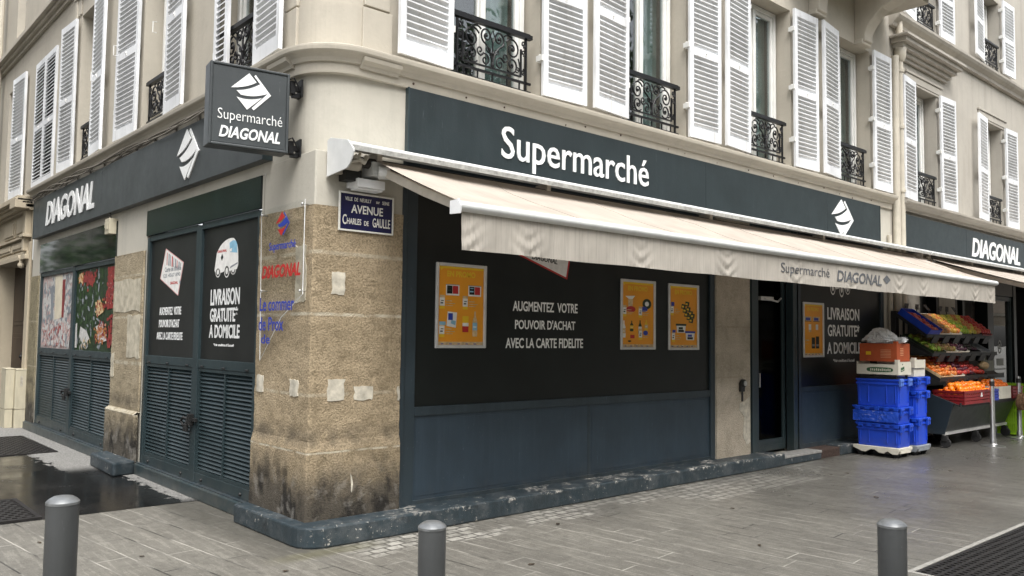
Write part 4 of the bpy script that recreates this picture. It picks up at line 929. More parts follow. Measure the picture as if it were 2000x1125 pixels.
# ------------------------------------------------------------------ signs
def channel(lines, emb, fn, c, parent, m=m_let, **kw):
    if lines: text_lines("lettering", lines, fn, c, m, parent, **kw)
    if emb:
        mb = MB(); emblem(mb, fn, *emb, c, kw.get('depth', .02)); mb.build("emblem", m, parent)
def fascia(fn, a0, a1, b0, b1, c0, c1, m, seams, label):
    t = thing("fascia_sign", label, "sign", fn(a0, b0, c1))
    t.location = (0, 0, 0)
    xs = [a0]+seams+[a1]; mb = MB()
    for i in range(len(xs)-1): mb.fbox(fn, xs[i]+.0012, xs[i+1]-.0012, b0, b1, c0, c1)
    mb.build("panel", m, t, bevel=.004)
    for e in (a0-.012, a1): mb = MB(); mb.fbox(fn, e, e+.012, b0-.002, b1+.002, c0, c1+.004); mb.build("edge_trim", m_frl, t)
    return t
s1 = fascia(FR, .84, 9.53, 3.055, 3.620, -.02, .022, m_sg, [5.02, 7.9], "long dark green-grey fascia sign with white letters above the stretched awning")
channel([("Supermarché", 1.855, 3.96, 3.09, 3.482)], (8.01, 8.65, 3.06, 3.57), FR, .024, s1, depth=.010, bold=.004)
s2 = fascia(FL, .80, 9.08, 3.0, 3.605, -.03, .06, m_sgl, [2.45, 5.4], "long slate-grey fascia sign with white letters on the side street front")
channel([("DIAGONAL", 8.23, 5.70, 3.125, 3.49)], (2.77, 2.19, 3.065, 3.565), FL, .062, s2, depth=.012, bold=.022, shear=.22)
s3 = fascia(FR, 10.36, 26, 2.99, 3.595, -.02, .022, m_sg, [13.0, 16.5], "dark green-grey fascia sign beyond the downpipes, cut off by the picture's edge")
channel([("DIAGONAL", 13.24, 15.82, 3.115, 3.47)], None, FR, .024, s3, depth=.010, bold=.024, shear=.2)
# the box sign standing off the rounded corner
P0 = Vector((-.10, .25, 0)); A9 = R(9); D9 = Vector((math.cos(A9), -math.sin(A9), 0)); N9 = Vector((-math.sin(A9), -math.cos(A9), 0))
FS = lambda a, b, c: tuple(P0+D9*(a-.60)+N9*c+Vector((0, 0, b)))       # a 0..0.6 left to right
ps = thing("projecting_sign", "square dark box sign hung out from the rounded corner of the building", "sign")
mb = MB(); mb.fbox(FS, 0, .60, 2.955, 3.585, -.17, -.012); frame_rect(mb, FS, 0, .60, 2.955, 3.585, .02, -.012, 0); mb.fbox(FS, .02, .58, 2.975, 3.565, -.03, -.008); mb.build("box", m_sgl, ps, bevel=.006)
channel([("Supermarché", .062, .548, 3.13, 3.235)], (.15, .455, 3.255, 3.535), FS, -.006, ps, depth=.003, bold=-.008)
text_lines("lettering", [("DIAGONAL", .075, .535, 3.018, 3.108)], FS, -.006, m_let, ps, depth=.003, bold=.028, shear=.25)
for z in (3.02, 3.50):
    mb = MB(); mb.fbox(FS, .60, .72, z-.02, z+.02, -.11, -.07); mb.fbox(FS, .62, .66, z-.05, z+.05, -.13, -.05); mb.fbox(FS, .70, .715, z-.07, z+.07, -.14, -.03); mb.tube([FS(.60, z+.05, -.06), FS(.64, z+.07, -.03), FS(.69, z-.02, -.03)], .007, 6)
    mb.fbox(FS, .64, .70, z-.075, z-.045, -.10, -.06); mb.build("bracket", m_iron, ps)
# enamel street plate
sp = thing("street_plate", "dark blue enamel street name plate with white border on the stone pillar", "street sign")
mb = MB(); frame_rect(mb, FR, .208, .712, 2.362, 2.672, .014, .0, .016); mb.build("border", m_ena, sp, bevel=.003)
mb = MB(); mb.fbox(FR, .222, .698, 2.376, 2.658, .0, .011); mb.build("plate", m_navy, sp)
kw = dict(depth=.0015, bold=.012)
text_lines("lettering", [("VILLE  DE  NEUILLY", .262, .50, 2.603, 2.632), ("sur", .545, .578, 2.606, 2.624), ("SEINE", .602, .668, 2.603, 2.631), ("AVENUE", .318, .61, 2.508, 2.575), ("C", .242, .277, 2.413, 2.492), ("HARLES", .281, .41, 2.418, 2.466), ("DE", .437, .478, 2.418, 2.455), ("GAULLE", .515, .68, 2.413, 2.487)], FR, .0112, m_ena, sp, **kw)
# white fixture over the plate
mb = MB(); mb.fbox(FR, .30, .55, 2.70, 2.77, -.02, .13); mb.fbox(FR, .31, .54, 2.685, 2.70, .0, .115); mb.fbox(FR, .285, .315, 2.70, 2.79, -.02, .02)
tag(mb.build("bulkhead_light", m_wh, None, bevel=.006), "flat white light fitting fixed just above the blue street plate", "light")
# broken clear panel with coloured lettering
cp = thing("broken_panel", "broken sheet of clear acrylic with red and blue lettering on the pillar's side face", "sign")
mb = MB(); mb.prism([(.83, 2.565), (.07, 2.585), (.07, 1.855), (.42, 1.68), (.78, 1.33)], FL, .035, .041); mb.build("sheet", m_acr, cp)
mb = MB(); mb.tube([FL(.07, 2.585, .038), FL(.07, 1.855, .038), FL(.42, 1.68, .038), FL(.78, 1.33, .038), FL(.83, 2.565, .038)], .0032, 6); mb.build("edge", plain("milky_edge", (.75, .76, .76), .3, .1, 9), cp)
text_lines("lettering", [("Supermarché", .66, .20, 2.205, 2.29), ("Le commer", .80, .20, 1.735, 1.845), ("de Prox", .81, .37, 1.575, 1.685), ("de", .76, .60, 1.47, 1.545)], FL, .0415, m_blu, cp, bold=.01)
text_lines("lettering", [("DIAGONAL", .78, .11, 2.0, 2.105)], FL, .0415, m_red, cp, bold=.03, shear=.25)
mb = MB(); emblem(mb, FL, .55, .31, 2.335, 2.525, .0415, .0015, (0, 1, 0)); mb.build("emblem", [m_red, m_blu], cp)
for a, b in ((.10, 2.55), (.80, 2.53), (.10, 1.88), (.77, 1.9)):
    mb = MB(); mb.ball(FL(a, b, .045), .012, 10, 8); mb.tube([FL(a, b, -.02), FL(a, b, .045)], .006, 6); mb.build("stud", m_steel, cp)
# ------------------------------------------------------------------ awnings
def awning(x0, x1, fx0, fx1, out, zbar, zh, label, lettering=False, val=True, endcap=True, seed=1):
    rg = random.Random(seed)
    t = thing("awning", label, "awning")
    # housing: roof strip with a lip, profile in (out, z)
    prof = [(.0, zh+.115), (.05, zh+.13), (.30, zh+.075), (.335, zh+.055), (.335, zh+.01), (.32, zh+.005), (.315, zh+.045), (.05, zh+.09), (.0, zh+.07)]
    mb = MB(); mb.prism(prof, lambda q, z, s: FR(s, z, q), x0, x1); mb.build("housing", m_alu, t, bevel=.003)
    mb = MB(); mb.fbox(FR, x0+.01, x1-.01, zh+.004, zh+.042, .335, .338)
    mb.build("lip", m_aluE, t)
    if endcap:
        mb = MB(); P = [(.0, zh+.125), (.05, zh+.138), (.31, zh+.08), (.40, zh-.0), (.40, zh-.02)]+bez((.40, zh-.02), (.37, zh-.11), (.30, zh-.135), 6)+[(.0, zh-.16)]
        P = [(q*.98, z) for q, z in P]
        mb.prism(P, lambda q, z, s: FR(s, z, q), x0-.012, x0); mb.build("end_cap", m_alu, t, bevel=.002)
    # roller, motor bits and bracket
    mb = MB(); mb.tube([FR(x0+.12, zh-.03, .12), FR(x1-.1, zh-.03, .12)], .042, 12); mb.build("roller", m_dk2, t, smooth=True)
    for xb in [x0+.06, x0+.34]+[x0+2.2+i*2.6 for i in range(int((x1-x0-2)/2.6))]:
        mb = MB(); mb.fbox(FR, xb, xb+.05, zh-.10, zh+.06, .0, .16); mb.fbox(FR, xb-.03, xb+.08, zh-.13, zh-.05, -.001, .05); mb.build("bracket", m_arm, t, bevel=.004)
    mb = MB()
    mb.tube([FR(x0+.10, zh-.01, .22), FR(x0+.17, zh-.06, .25), FR(x0+.22, zh+.0, .2)], .02, 8); mb.tube([FR(x0+.08, zh-.06, .14), FR(x0+.19, zh-.06, .14)], .05, 12); mb.tube([FR(x0+.03, zh-.07, .2), FR(x0+.12, zh-.05, .24), FR(x0+.14, zh+.02, .24)], .013, 8)
    mb.build("gearbox", m_arm, t, bevel=.004)
    mb = MB(); mb.fbox(FR, x0+.10, x0+.24, zh-.18, zh-.09, -.01, .10); mb.build("motor", m_blk, t, bevel=.004)
    # canvas: slack between roller and front bar
    nx, ny = 150, 16; mb = MB(); rows = []
    for j in range(ny+1):
        v = j/ny; row = []
        for i in range(nx+1):
            uu = i/nx; x = fx0+(fx1-fx0)*uu; q = .16+(out-.16)*v; z = (zh-.005)+(zbar+.035-(zh-.005))*v
            ed = min(1, abs(uu-0)*14); sag = (-.012-.016*ed)*math.sin(math.pi*v)**.8-.02*ed*(1-v)*math.sin(math.pi*min(1, v*3))
            wv = math.sin(x*1.7+1.3+v*1.2)*.5+math.sin(x*3.1+v*2.6)*.35+math.sin(x*.9+2)*.6
            z += sag+.018*wv*ed*math.sin(math.pi*min(1, v*1.3))*(1.2-v)+.004*ed*math.sin(x*9+v*7)*math.sin(math.pi*v)
            row.append(FR(x, z, q))
        rows.append(row)
    for j in range(ny):
        for i in range(nx): mb.quad(rows[j][i], rows[j][i+1], rows[j+1][i+1], rows[j+1][i])
    cv = mb.build("canopy", m_fab, t, smooth=True)
    for xs in [fx0+1.22*k for k in range(1, int((fx1-fx0)/1.22)+1)]:
        i = int((xs-fx0)/(fx1-fx0)*nx); mb = MB(); mb.tube([(p[0], p[1], p[2]+.0015) for p in [rows[j][i] for j in range(ny+1)]], .0022, 4); mb.build("seam", m_val, cv)
    # front bar and valance
    mb = MB(); P = [(out-.045, zbar-.032)]+[(out+.01+.045*math.cos(R(a)), zbar+.0+.037*math.sin(R(a))) for a in range(-80, 100, 15)]+[(out-.045, zbar+.03)]
    mb.prism(P, lambda q, z, s: FR(s, z, q), fx0-.035, fx1+.03); fb = mb.build("front_bar", m_alu, t, smooth='auto')
    mb = MB(); mb.prism([(out-.06, zbar-.05), (out+.05, zbar-.055), (out+.062, zbar), (out+.03, zbar+.045), (out-.06, zbar+.04)], lambda q, z, s: FR(s, z, q), fx0-.047, fx0-.035); mb.build("end_cap", m_wh, fb)
    if val:
        nx, nz = 260, 10; mb = MB(); rows = []; H = .262
        pk = [fx0+.02, fx0+.62, fx0+1.9, fx0+3.15, fx0+4.4, fx0+5.6, fx0+6.85, fx0+7.55, fx0+8.6, fx0+9.35, fx0+9.95]
        def vc(x, w):
            c = out+.012+.006*math.sin(x*2.3+w)*w+.0025*math.sin(x*11+w*3)*w+.0015*math.sin(x*37+w*2)
            for k, p in enumerate(pk):
                d = x-p; c += .0075*math.exp(-(d/.13)**2)*math.sin(w*15+abs(d)*42+k*1.7)*(.3+.7*w)*(1 if k % 3 else 1.35)*min(1, (x-fx0)*9+.2)
            return c
        for j in range(nz*2+1):
            w = j/(nz*2); rows.append([FR(fx0+(fx1-fx0)*i/nx, zbar-.035-H*w-.003*math.sin((fx0+(fx1-fx0)*i/nx)*5)*w, vc(fx0+(fx1-fx0)*i/nx, w)) for i in range(nx+1)])
        for j in range(nz*2):
            for i in range(nx): mb.quad(rows[j][i], rows[j][i+1], rows[j+1][i+1], rows[j+1][i])
        vo = mb.build("valance", m_val, t, smooth=True)
        if lettering:
            vf = lambda a, b, c: FR(a, b, vc(a, min(1, max(0, (zbar-.035-b)/H)))+c)
            m_vl = plain("faded_grey_print", (.105, .11, .118), .9, .2, 40)
            text_lines("lettering", [("Supermarché", 4.54, 5.53, 2.205, 2.335)], vf, .004, m_vl, vo, bold=-.004)
            text_lines("lettering", [("DIAGONAL", 5.69, 6.79, 2.205, 2.33)], vf, .004, m_vl, vo, bold=.02, shear=.2)
            mb = MB(); mb.flat([(6.83, 2.29), (6.935, 2.345), (7.04, 2.29), (6.935, 2.235)], vf, .004); mb.build("emblem", m_vl, vo)
    # folding arms
    for (xa, xe) in ((fx0+.06, fx0+.30), (fx1-.35, fx1-.3)) if endcap else ((fx0+.25, fx0+.5),):
        mb = MB(); s0, e0 = Vector(FR(xa, zh-.10, .20)), Vector(FR(xe-.22, zbar-.0, out-.05)); el = (s0+e0)/2+Vector((.50 if xa < 5 or not endcap else -.5, 0, -.0)); el = s0.lerp(e0, .5)+Vector((.02, 0, -.015))
        for p, q in ((s0, el), (el, e0)):
            d = (q-p).normalized(); sd = d.cross(Vector((0, 0, 1))).normalized()*.019; uu = sd.cross(d).normalized()*.033
            mb.hexa([p-sd-uu, p+sd-uu, p+sd+uu, p-sd+uu, q-sd-uu, q+sd-uu, q+sd+uu, q-sd+uu])
        ar = mb.build("arm", m_arm, t, bevel=.006)
        mb = MB(); mb.tube([s0+Vector((-.05, .02, .0)), s0+Vector((.03, -.02, .0))], .055, 14); mb.fbox(FR, xa-.10, xa+.05, zh-.13, zh-.02, .02, .18); mb.build("shoulder", m_alu, ar, bevel=.006)
    return t
awning(.112, 10.62, .44, 10.57, 1.25, 2.435, 2.925, "cream canvas awning stretched over the corner shop front, with a lettered valance", True)
awning(10.66, 22, 10.74, 22, 1.95, 2.30, 2.925, "cream canvas awning beyond the lettered one, only its near end in the picture", False, True, False, 5)

# ------------------------------------------------------------------ promotion posters in silver frames
def poster(a0, a1, b0, b1, label, seed, kind):
    rg = random.Random(seed); w, h = a1-a0, b1-b0; X = lambda x: a0+w*x; Y = lambda y: b0+h*y
    t = thing("poster_frame", label, "poster", group="promotion posters on the shop windows")
    mb = MB(); frame_rect(mb, FR, a0, a1, b0, b1, .028, -.05, -.026); mb.build("frame", m_sil, t, bevel=.007)
    mb = MB(); c = [-.044]
    def rc(m, x0, x1, y0, y1): c[0] += .00004; mb.m = m; mb.flat([(X(x0), Y(y0)), (X(x1), Y(y0)), (X(x1), Y(y1)), (X(x0), Y(y1))], FR, c[0])
    def pg(m, P): c[0] += .00004; mb.m = m; mb.flat([(X(x), Y(y)) for x, y in P], FR, c[0])
    def el(m, x, y, rx, ry): pg(m, [(x+rx*math.cos(i*math.pi/9), y+ry*math.sin(i*math.pi/9)) for i in range(18)])
    rc(0, .03, .97, .02, .98); rc(1, .03, .97, .935, .98); pg(1, [(.08, .935), (.14, .935), (.11, .91)]); rc(8, .04, .96, .035, .075)
    for k in range(9): rc(8 if k % 2 else 3, .12+.08*k, .17+.08*k, .045, .055)
    mb.m = 1; c[0] += .0002; text(mb, "EN PROMO", FR, X(.22), X(.78), Y(.84), Y(.91), c[0], .0003, bold=.035)
    def price(x, y):
        rc(8, x, x+.10, y+.13, y+.16); rc(2, x, x+.10, y+.03, y+.13); rc(1, x, x+.10, y, y+.035); rc(6, x+.02, x+.07, y+.06, y+.075); rc(6, x+.03, x+.08, y+.09, y+.1)
        rc(8, x+.12, x+.24, y+.09, y+.10); rc(8, x+.12, x+.30, y+.06, y+.068); rc(8, x+.12, x+.26, y+.035, y+.042)
    def pack(x0, x1, y0, y1, ms):
        rc(2, x0, x1, y0, y1); rc(ms[0], x0+.02, x0+(x1-x0)*.48, y0+.02, y1-.015); rc(ms[1], x0+(x1-x0)*.5, x1-.02, y0+.02, y1-.015); rc(ms[2], x0+.03, x0+(x1-x0)*.4, y0+.05, y0+.065); rc(ms[2], x0+.04, x0+(x1-x0)*.4, y0+.09, y0+.1); rc(9, x0, x1, y1-.008, y1)
    def bottle(x, y, ht, m, lab):
        pg(m, [(x-.045, y), (x+.045, y), (x+.05, y+ht*.1), (x+.045, y+ht*.62), (x+.015, y+ht*.82), (x+.015, y+ht), (x-.015, y+ht), (x-.015, y+ht*.82), (x-.045, y+ht*.62), (x-.05, y+ht*.1)]); rc(lab, x-.047, x+.047, y+ht*.25, y+ht*.55); rc(2, x-.03, x+.03, y+ht*.36, y+ht*.40)
    if kind == 0:
        pack(.20, .46, .62, .75, (6, 5, 7)); pack(.64, .90, .62, .75, (6, 5, 4)); price(.08, .46); price(.53, .46)
        pg(2, [(.22, .26), (.40, .24), (.42, .42), (.24, .43)]); rc(3, .25, .34, .33, .41); pg(4, [(.30, .29), (.39, .27), (.40, .32), (.31, .33)]); price(.08, .13); rc(4, .08, .20, .27, .31)
        bottle(.78, .14, .30, 8, 4); rc(1, .53, .65, .30, .38); rc(2, .53, .65, .26, .30); rc(5, .53, .65, .19, .26)
    elif kind == 1:
        pg(2, [(.14, .76), (.42, .77), (.34, .72), (.24, .72)]); pg(8, [(.22, .72), (.36, .72), (.34, .60), (.22, .60)]); el(5, .30, .575, .13, .045); price(.07, .47)
        el(7, .76, .66, .13, .075); el(2, .76, .66, .06, .035); el(3, .68, .58, .10, .04); price(.52, .46)
        bottle(.10, .17, .24, 2, 8); bottle(.32, .26, .15, 7, 1); rc(5, .28, .40, .16, .21); el(6, .26, .12, .05, .012); bottle(.56, .22, .2, 7, 2); price(.52, .14); bottle(.74, .27, .16, 1, 8); el(3, .72, .24, .07, .035)
    elif kind == 2:
        for (x, y) in ((.50, .66), (.62, .70), (.55, .60), (.66, .62), (.60, .54), (.74, .56), (.68, .49), (.80, .52), (.75, .45)): pg(7, [(x-.08, y-.03), (x+.06, y-.04), (x+.08, y+.03), (x-.05, y+.04)]); rc(1, x-.05, x+.02, y-.015, y+.012); rc(6, x+.02, x+.05, y-.02, y+.01)
        price(.08, .52); rc(3, .10, .20, .66, .72)
        for (x, y, m) in ((.42, .31, 7), (.72, .20, 3)): pg(2, [(x-.13, y-.05), (x+.13, y-.05), (x+.15, y+.06), (x-.15, y+.06)]); rc(m, x-.17, x+.17, y+.055, y+.085); rc(6, x-.09, x+.09, y-.04, y-.005); rc(m, x-.08, x+.06, y+.0, y+.035)
        price(.12, .12); rc(3, .14, .24, .26, .30)
    else:
        for (x, y) in ((.26, .70), (.66, .70)): pg(8, [(x-.16, y-.04), (x+.14, y-.04), (x+.17, y+.04), (x-.18, y+.04)]); rc(3, x-.12, x+.10, y-.03, y+.02); rc(6, x-.16, x+.15, y-.05, y-.04)
        rc(2, .28, .40, .50, .60); rc(2, .62, .74, .50, .60); rc(8, .28, .40, .46, .50)
        rc(6, .42, .58, .16, .36); rc(6, .62, .78, .16, .38); rc(9, .44, .56, .2, .24); rc(9, .64, .76, .2, .24); rc(8, .12, .30, .30, .32); rc(8, .12, .25, .24, .25)
    mb.build("poster_print", [m_or, m_ye, m_wht, m_blu, m_sky, m_red, m_vin, m_dkg, m_tan, m_gry], t)
    return t
poster(1.190, 1.752, 1.445, 2.185, "leftmost silver-framed orange poster on the big dark shop window", 1, 0)
poster(3.590, 4.165, 1.430, 2.175, "silver-framed orange poster just right of the white slogan", 2, 1)
poster(4.395, 4.960, 1.425, 2.170, "silver-framed orange poster showing two round tubs, beside the stone pier", 3, 2)
poster(7.318, 7.876, 1.320, 2.070, "orange poster in a silver frame just right of the shop door", 4, 3)

def film_mat():
    t = NT("scuffed_film"); a = t.noise(1, 6, .75, sc=(1, 9, 26)); k = t.noise(5, 5, .7)
    b = t.mix(t.math('MULTIPLY', t.ramp(a, .55, .68), t.ramp(k, .45, .6)), (.018, .075, .52), (.50, .58, .80)); t.col(b); t.rough(.25); return t.m
# ------------------------------------------------------------------ blue crates on dollies
def crate(x0, x1, y0, y1, z0, z1, label, lid=False, wrap=False, group="blue storage crates in two stacks"):
    t = thing("storage_crate", label, "crate", ((x0+x1)/2, (y0+y1)/2, z0), group); t.location = (0, 0, 0)
    mb = MB(); k = .022; d = .012
    mb.hexa([(x0+k, y0+k, z0), (x1-k, y0+k, z0), (x1-k, y1-k, z0), (x0+k, y1-k, z0), (x0+d, y0+d, z1-.005), (x1-d, y0+d, z1-.005), (x1-d, y1-d, z1-.005), (x0+d, y1-d, z1-.005)])
    mb.box(x0+.002, x1-.002, y0+.002, y1-.002, z1-.075, z1-.05); mb.box(x0, x1, y0, y1, z1-.022, z1)
    for y in (y0+.05, y0+.17, y1-.17, y1-.05): mb.box(x0+.006, x0+.03, y-.004, y+.004, z0+.05, z1-.05)
    for x in (x0+.05, x1-.05): mb.box(x-.004, x+.004, y0+.006, y0+.03, z0+.05, z1-.05)
    mb.build("body", m_crb, t, bevel=.006)
    mb = MB()
    if lid:
        mb.box(x0-.012, x1+.012, y0-.012, y1+.012, z1-.004, z1+.016)
        for s in range(5): y = y0+.05+s*(y1-y0-.1)/4; mb.box(x0-.014, x0-.004, y-.045, y+.02, z1-.035, z1+.016)
    for x in (x0+.055, x1-.055):       # hinge blocks and clips on the short side
        mb.box(x-.048, x-.018, y0-.028, y0, z1-.09, z1+.012); mb.box(x+.012, x+.048, y0-.026, y0, z1-.085, z1+.012); mb.box(x-.05, x+.05, y0-.03, y0-.004, z1-.028, z1+.006)
    mb.build("lid" if lid else "clip", m_crb2 if not lid else plain("blue_lid_plastic", (.012, .065, .52), .36, .1, 4), t, bevel=.004)
    if wrap:
        mb = MB()
        for i in range(24):
            for s in range(3):
                ya = y0+(y1-y0)*i/24; yb = y0+(y1-y0)*(i+1)/24; jj = lambda: x0-.013-rnd.uniform(0, .006); za = z0+.02+s*(z1-z0-.06)/3; zb = za+(z1-z0-.06)/3
                mb.quad((jj(), ya, za), (jj(), yb, za), (jj(), yb, zb), (jj(), ya, zb))
        mb.build("film_wrap", film_mat(), t)
    return t
def dolly(x0, x1, y0, y1, m, label, name):
    t = thing("crate_dolly", label, "dolly")
    mb = MB(); P = [(y0, .10), (y0, .135), (y1, .135), (y1, .10), (y1-.04, .085), (y1-.12, .055), (y1-.17, .05), (y1-.24, .09), (y1-.30, .09), (y1-.36, .055), (y1-.42, .05), (y0+.16, .085), (y0+.10, .05), (y0+.03, .05)]
    mb.prism(P, lambda a, b, c: (c, a, b), x0, x0+.05); mb.prism(P, lambda a, b, c: (c, a, b), x1-.05, x1); mb.box(x0+.05, x1-.05, y0, y1, .105, .133); mb.box(x0+.05, x1-.05, y0, y0+.04, .06, .105)
    mb.build("deck", m, t, bevel=.005)
    for x in (x0+.07, x1-.07):
        for y in (y0+.08, y1-.08):
            mb = MB(); mb.tube([(x-.016, y, .045), (x+.016, y, .045)], .045, 14); mb.fbox(lambda a, b, c: (a, b, c), x-.024, x+.024, y-.02, y+.02, .06, .10); mb.build("caster", m_rub, t)
    return t
dolly(8.12, 8.53, -.87, -.24, m_card, "off-white plastic dolly under the nearer stack of blue crates", "a")
dolly(8.62, 9.06, -.90, -.30, m_gry, "grey dolly under the farther stack of blue crates", "b")
cx0, cx1, cy0, cy1 = 8.14, 8.52, -.865, -.28
crate(cx0, cx1, cy0, cy1, .137, .43, "blue crate at the bottom of the nearer stack, on the off-white dolly", True)
crate(cx0-.01, cx1+.0, cy0-.005, cy1+.03, .45, .655, "blue crate in the middle of the nearer stack, its side wrapped in scuffed film", True, True)
crate(cx0, cx1, cy0, cy1, .675, 1.04, "tall blue crate on top of the nearer stack, below the black tray")
crate(8.64, 9.03, -.89, -.31, .137, .49, "blue crate at the bottom of the farther stack, on the grey dolly", True)
crate(8.64, 9.03, -.89, -.31, .51, .86, "blue crate in the middle of the farther stack", True)
crate(8.63, 9.04, -.89, -.31, .88, 1.05, "shallow blue crate on top of the farther stack", True)
mb = MB(); mb.box(8.16, 8.50, -.83, -.33, 1.042, 1.062)
for x in (8.17, 8.49):
    for y in (-.82, -.34): mb.box(x-.014, x+.014, y-.014, y+.014, 1.062, 1.10)
mb.box(8.155, 8.175, -.83, -.33, 1.062, 1.085)
tag(mb.build("produce_tray", m_blk, None, bevel=.004), "low black plastic tray with corner posts between blue crate and white carton", "tray")
def carton(x0, x1, y0, y1, z0, z1, m, label, name="carton", ends=0., oval=None, hole=True):
    t = thing(name, label, "box"); mb = MB(); w = .006
    mb.box(x0, x1, y0, y1, z0, z0+w)
    mb.box(x0, x0+w, y0, y1, z0+w, z1); mb.box(x1-w, x1, y0, y1, z0+w, z1); mb.box(x0+w, x1-w, y0, y0+w, z0+w, z1+ends); mb.box(x0+w, x1-w, y1-w, y1, z0+w, z1+ends)
    mb.box(x0+w, x0+.06, y0+.002, y0+.008, z1, z1+ends+.03); mb.box(x0-.0, x0+.005, y0, y0+.05, z1, z1+ends+.03)
    mb.build("carton_body", m, t, bevel=.002)
    return t
wb = carton(8.13, 8.53, -.87, -.30, 1.102, 1.24, m_card, "open white cardboard produce box with green oval print, under the orange carton", ends=.035)
mb = MB(); FXm = lambda a, b, c: (8.13-c, a, b)
ov = lambda a0, a1, b0, b1: [((a0+a1)/2+(a1-a0)/2*math.copysign(abs(math.cos(i*math.pi/12))**.5, math.cos(i*math.pi/12)), (b0+b1)/2+(b1-b0)/2*math.copysign(abs(math.sin(i*math.pi/12))**.7, math.sin(i*math.pi/12))) for i in range(24)]
mb.m = 0; mb.flat(ov(-.44, -.80, 1.135, 1.20), FXm, .001); mb.m = 1
for i in range(11): a = -.49-i*.026; mb.flat([(a, 1.150+.006*(i % 2)), (a-.016, 1.15), (a-.017, 1.185-.006*(i % 3)), (a-.002, 1.183)], FXm, .0015)
FYm = lambda a, b, c: (a, -.87-c, b)
mb.m = 0; mb.flat([(8.20, 1.14), (8.31, 1.16), (8.31, 1.215), (8.20, 1.195)], FYm, .001); mb.m = 1; mb.flat([(8.215, 1.155), (8.295, 1.17), (8.295, 1.178), (8.215, 1.163)], FYm, .0015); mb.m = 2; mb.flat([(8.24, 1.235), (8.27, 1.235), (8.27, 1.25), (8.24, 1.25)], FYm, .001)
mb.build("printed_mark", [plain("carton_green", (.03, .10, .04), .7), m_card, m_blk], wb)
ob = carton(8.16, 8.56, -.84, -.33, 1.278, 1.52, m_cor, "orange cardboard produce box below the clear plastic bag", ends=0)
mb = MB(); FXo = lambda a, b, c: (8.16-c, a, b); FYo = lambda a, b, c: (a, -.84-c, b)
mb.m = 0; mb.flat([(-.42, 1.365), (-.49, 1.365), (-.49, 1.41), (-.42, 1.41)], FXo, .001); mb.m = 1
for i in range(6): mb.flat([(-.62-.0, 1.33+i*.02), (-.76, 1.33+i*.02), (-.76, 1.336+i*.02), (-.62, 1.336+i*.02)], FXo, .001)
for i in range(5): mb.flat([(8.26, 1.36+i*.022), (8.36, 1.36+i*.022), (8.36, 1.37+i*.022), (8.26, 1.37+i*.022)], FYo, .001)
mb.build("printed_mark", [m_ye, plain("pale_orange_print", (.60, .30, .16), .7)], ob)
carton(8.64, 9.0, -.86, -.34, 1.07, 1.185, m_card, "plain white cardboard box on top of the farther blue stack, lower one"); carton(8.62, 8.97, -.88, -.36, 1.188, 1.30, m_card, "plain white cardboard box resting on another white box over the farther stack")
# plastic bags slumped on the orange box
bm = bmesh.new(); bmesh.ops.create_icosphere(bm, subdivisions=5, radius=1)
from mathutils import noise as mn
for v in bm.verts:
    p = v.co.copy(); n1 = mn.noise(p*2.1+Vector((3, 1, 2))); n2 = mn.noise(p*5.5); n3 = mn.ridged_multi_fractal(p*2.4, 1, 2, 4, 1, 2) if hasattr(mn, 'ridged_multi_fractal') else 0
    n4 = abs(mn.noise(p*7.5+Vector((5, 2, 8)))); n5 = abs(mn.noise(p*15)); s = 1.04+.26*n1+.12*n2-.26*n4-.12*n5; v.co = Vector((p.x*.20*s, p.y*.29*s, max(-.06, p.z*.105*s+.045*math.sin(p.y*4+1)*(p.z > 0))))
me = bpy.data.meshes.new("bag"); bm.to_mesh(me); bm.free(); me.materials.append(m_bag); 
bo = bpy.data.objects.new("plastic_bag", me); COL.objects.link(bo); bo.location = (8.36, -.58, 1.585); tag(bo, "crumpled clear plastic bags slumped on the orange carton", "plastic bag")

# ------------------------------------------------------------------ fruit stand
SX0, SX1 = 9.80, 12.45
st = thing("fruit_stand", "tall black greengrocer's stand of tilted shelves on casters beyond the blue crates", "fruit stand", (0, 0, 0))
SH = [((-.12, 2.00), (-.58, 1.665)), ((-.18, 1.66), (-.66, 1.385)), ((-.22, 1.33), (-.76, 1.02)), ((-.36, .90), (-1.02, .66))]   # (back y,z) (front y,z)
for (yb, zb), (yf, zf) in SH:
    mb = MB(); mb.prism([(yb, zb-.05), (yf, zf-.05), (yf, zf+.012), (yf+.012, zf+.012), (yf+.012, zf-.03), (yb, zb-.03)], lambda a, b, c: (c, a, b), SX0+.02, SX1)
    mb.build("shelf", m_blk, st, bevel=.003)
mb = MB()
for x in (SX0, SX1-.03): mb.box(x, x+.03, -.12, -.06, .16, 2.02)
mb.box(SX0, SX1, -.06, -.045, .5, 2.02)
mb.build("back_frame", m_blk, st)
mb = MB(); mb.prism([(-.10, .20), (-.80, .20), (-.86, .40), (-.93, .66), (-.10, .98)], lambda a, b, c: (c, a, b), SX0-.012, SX0+.008); mb.build("side_panel", paint("stand_side", (.014, .024, .034), .5, dirt=.1), st)
mb = MB()
for (yb, zb), (yf, zf) in SH[:3]: mb.prism([(yb, zb-.06), (yf, zf-.06), (yf, zf-.01), (yb, zb+.0)], lambda a, b, c: (c, a, b), SX0-.01, SX0+.012)
mb.build("side_rail", m_blk, st)
mb = MB(); mb.prism([(-.76, .22), (-.94, .655), (-.925, .655), (-.745, .22)], lambda a, b, c: (c, a, b), SX0+.03, SX1-.02); mb.build("front_panel", paint("stand_front", (.030, .034, .033), .35, dirt=.15), st)
mb = MB(); mb.box(SX0+.03, SX1-.02, -.79, -.755, .185, .225); mb.build("bottom_rail", m_sil, st)
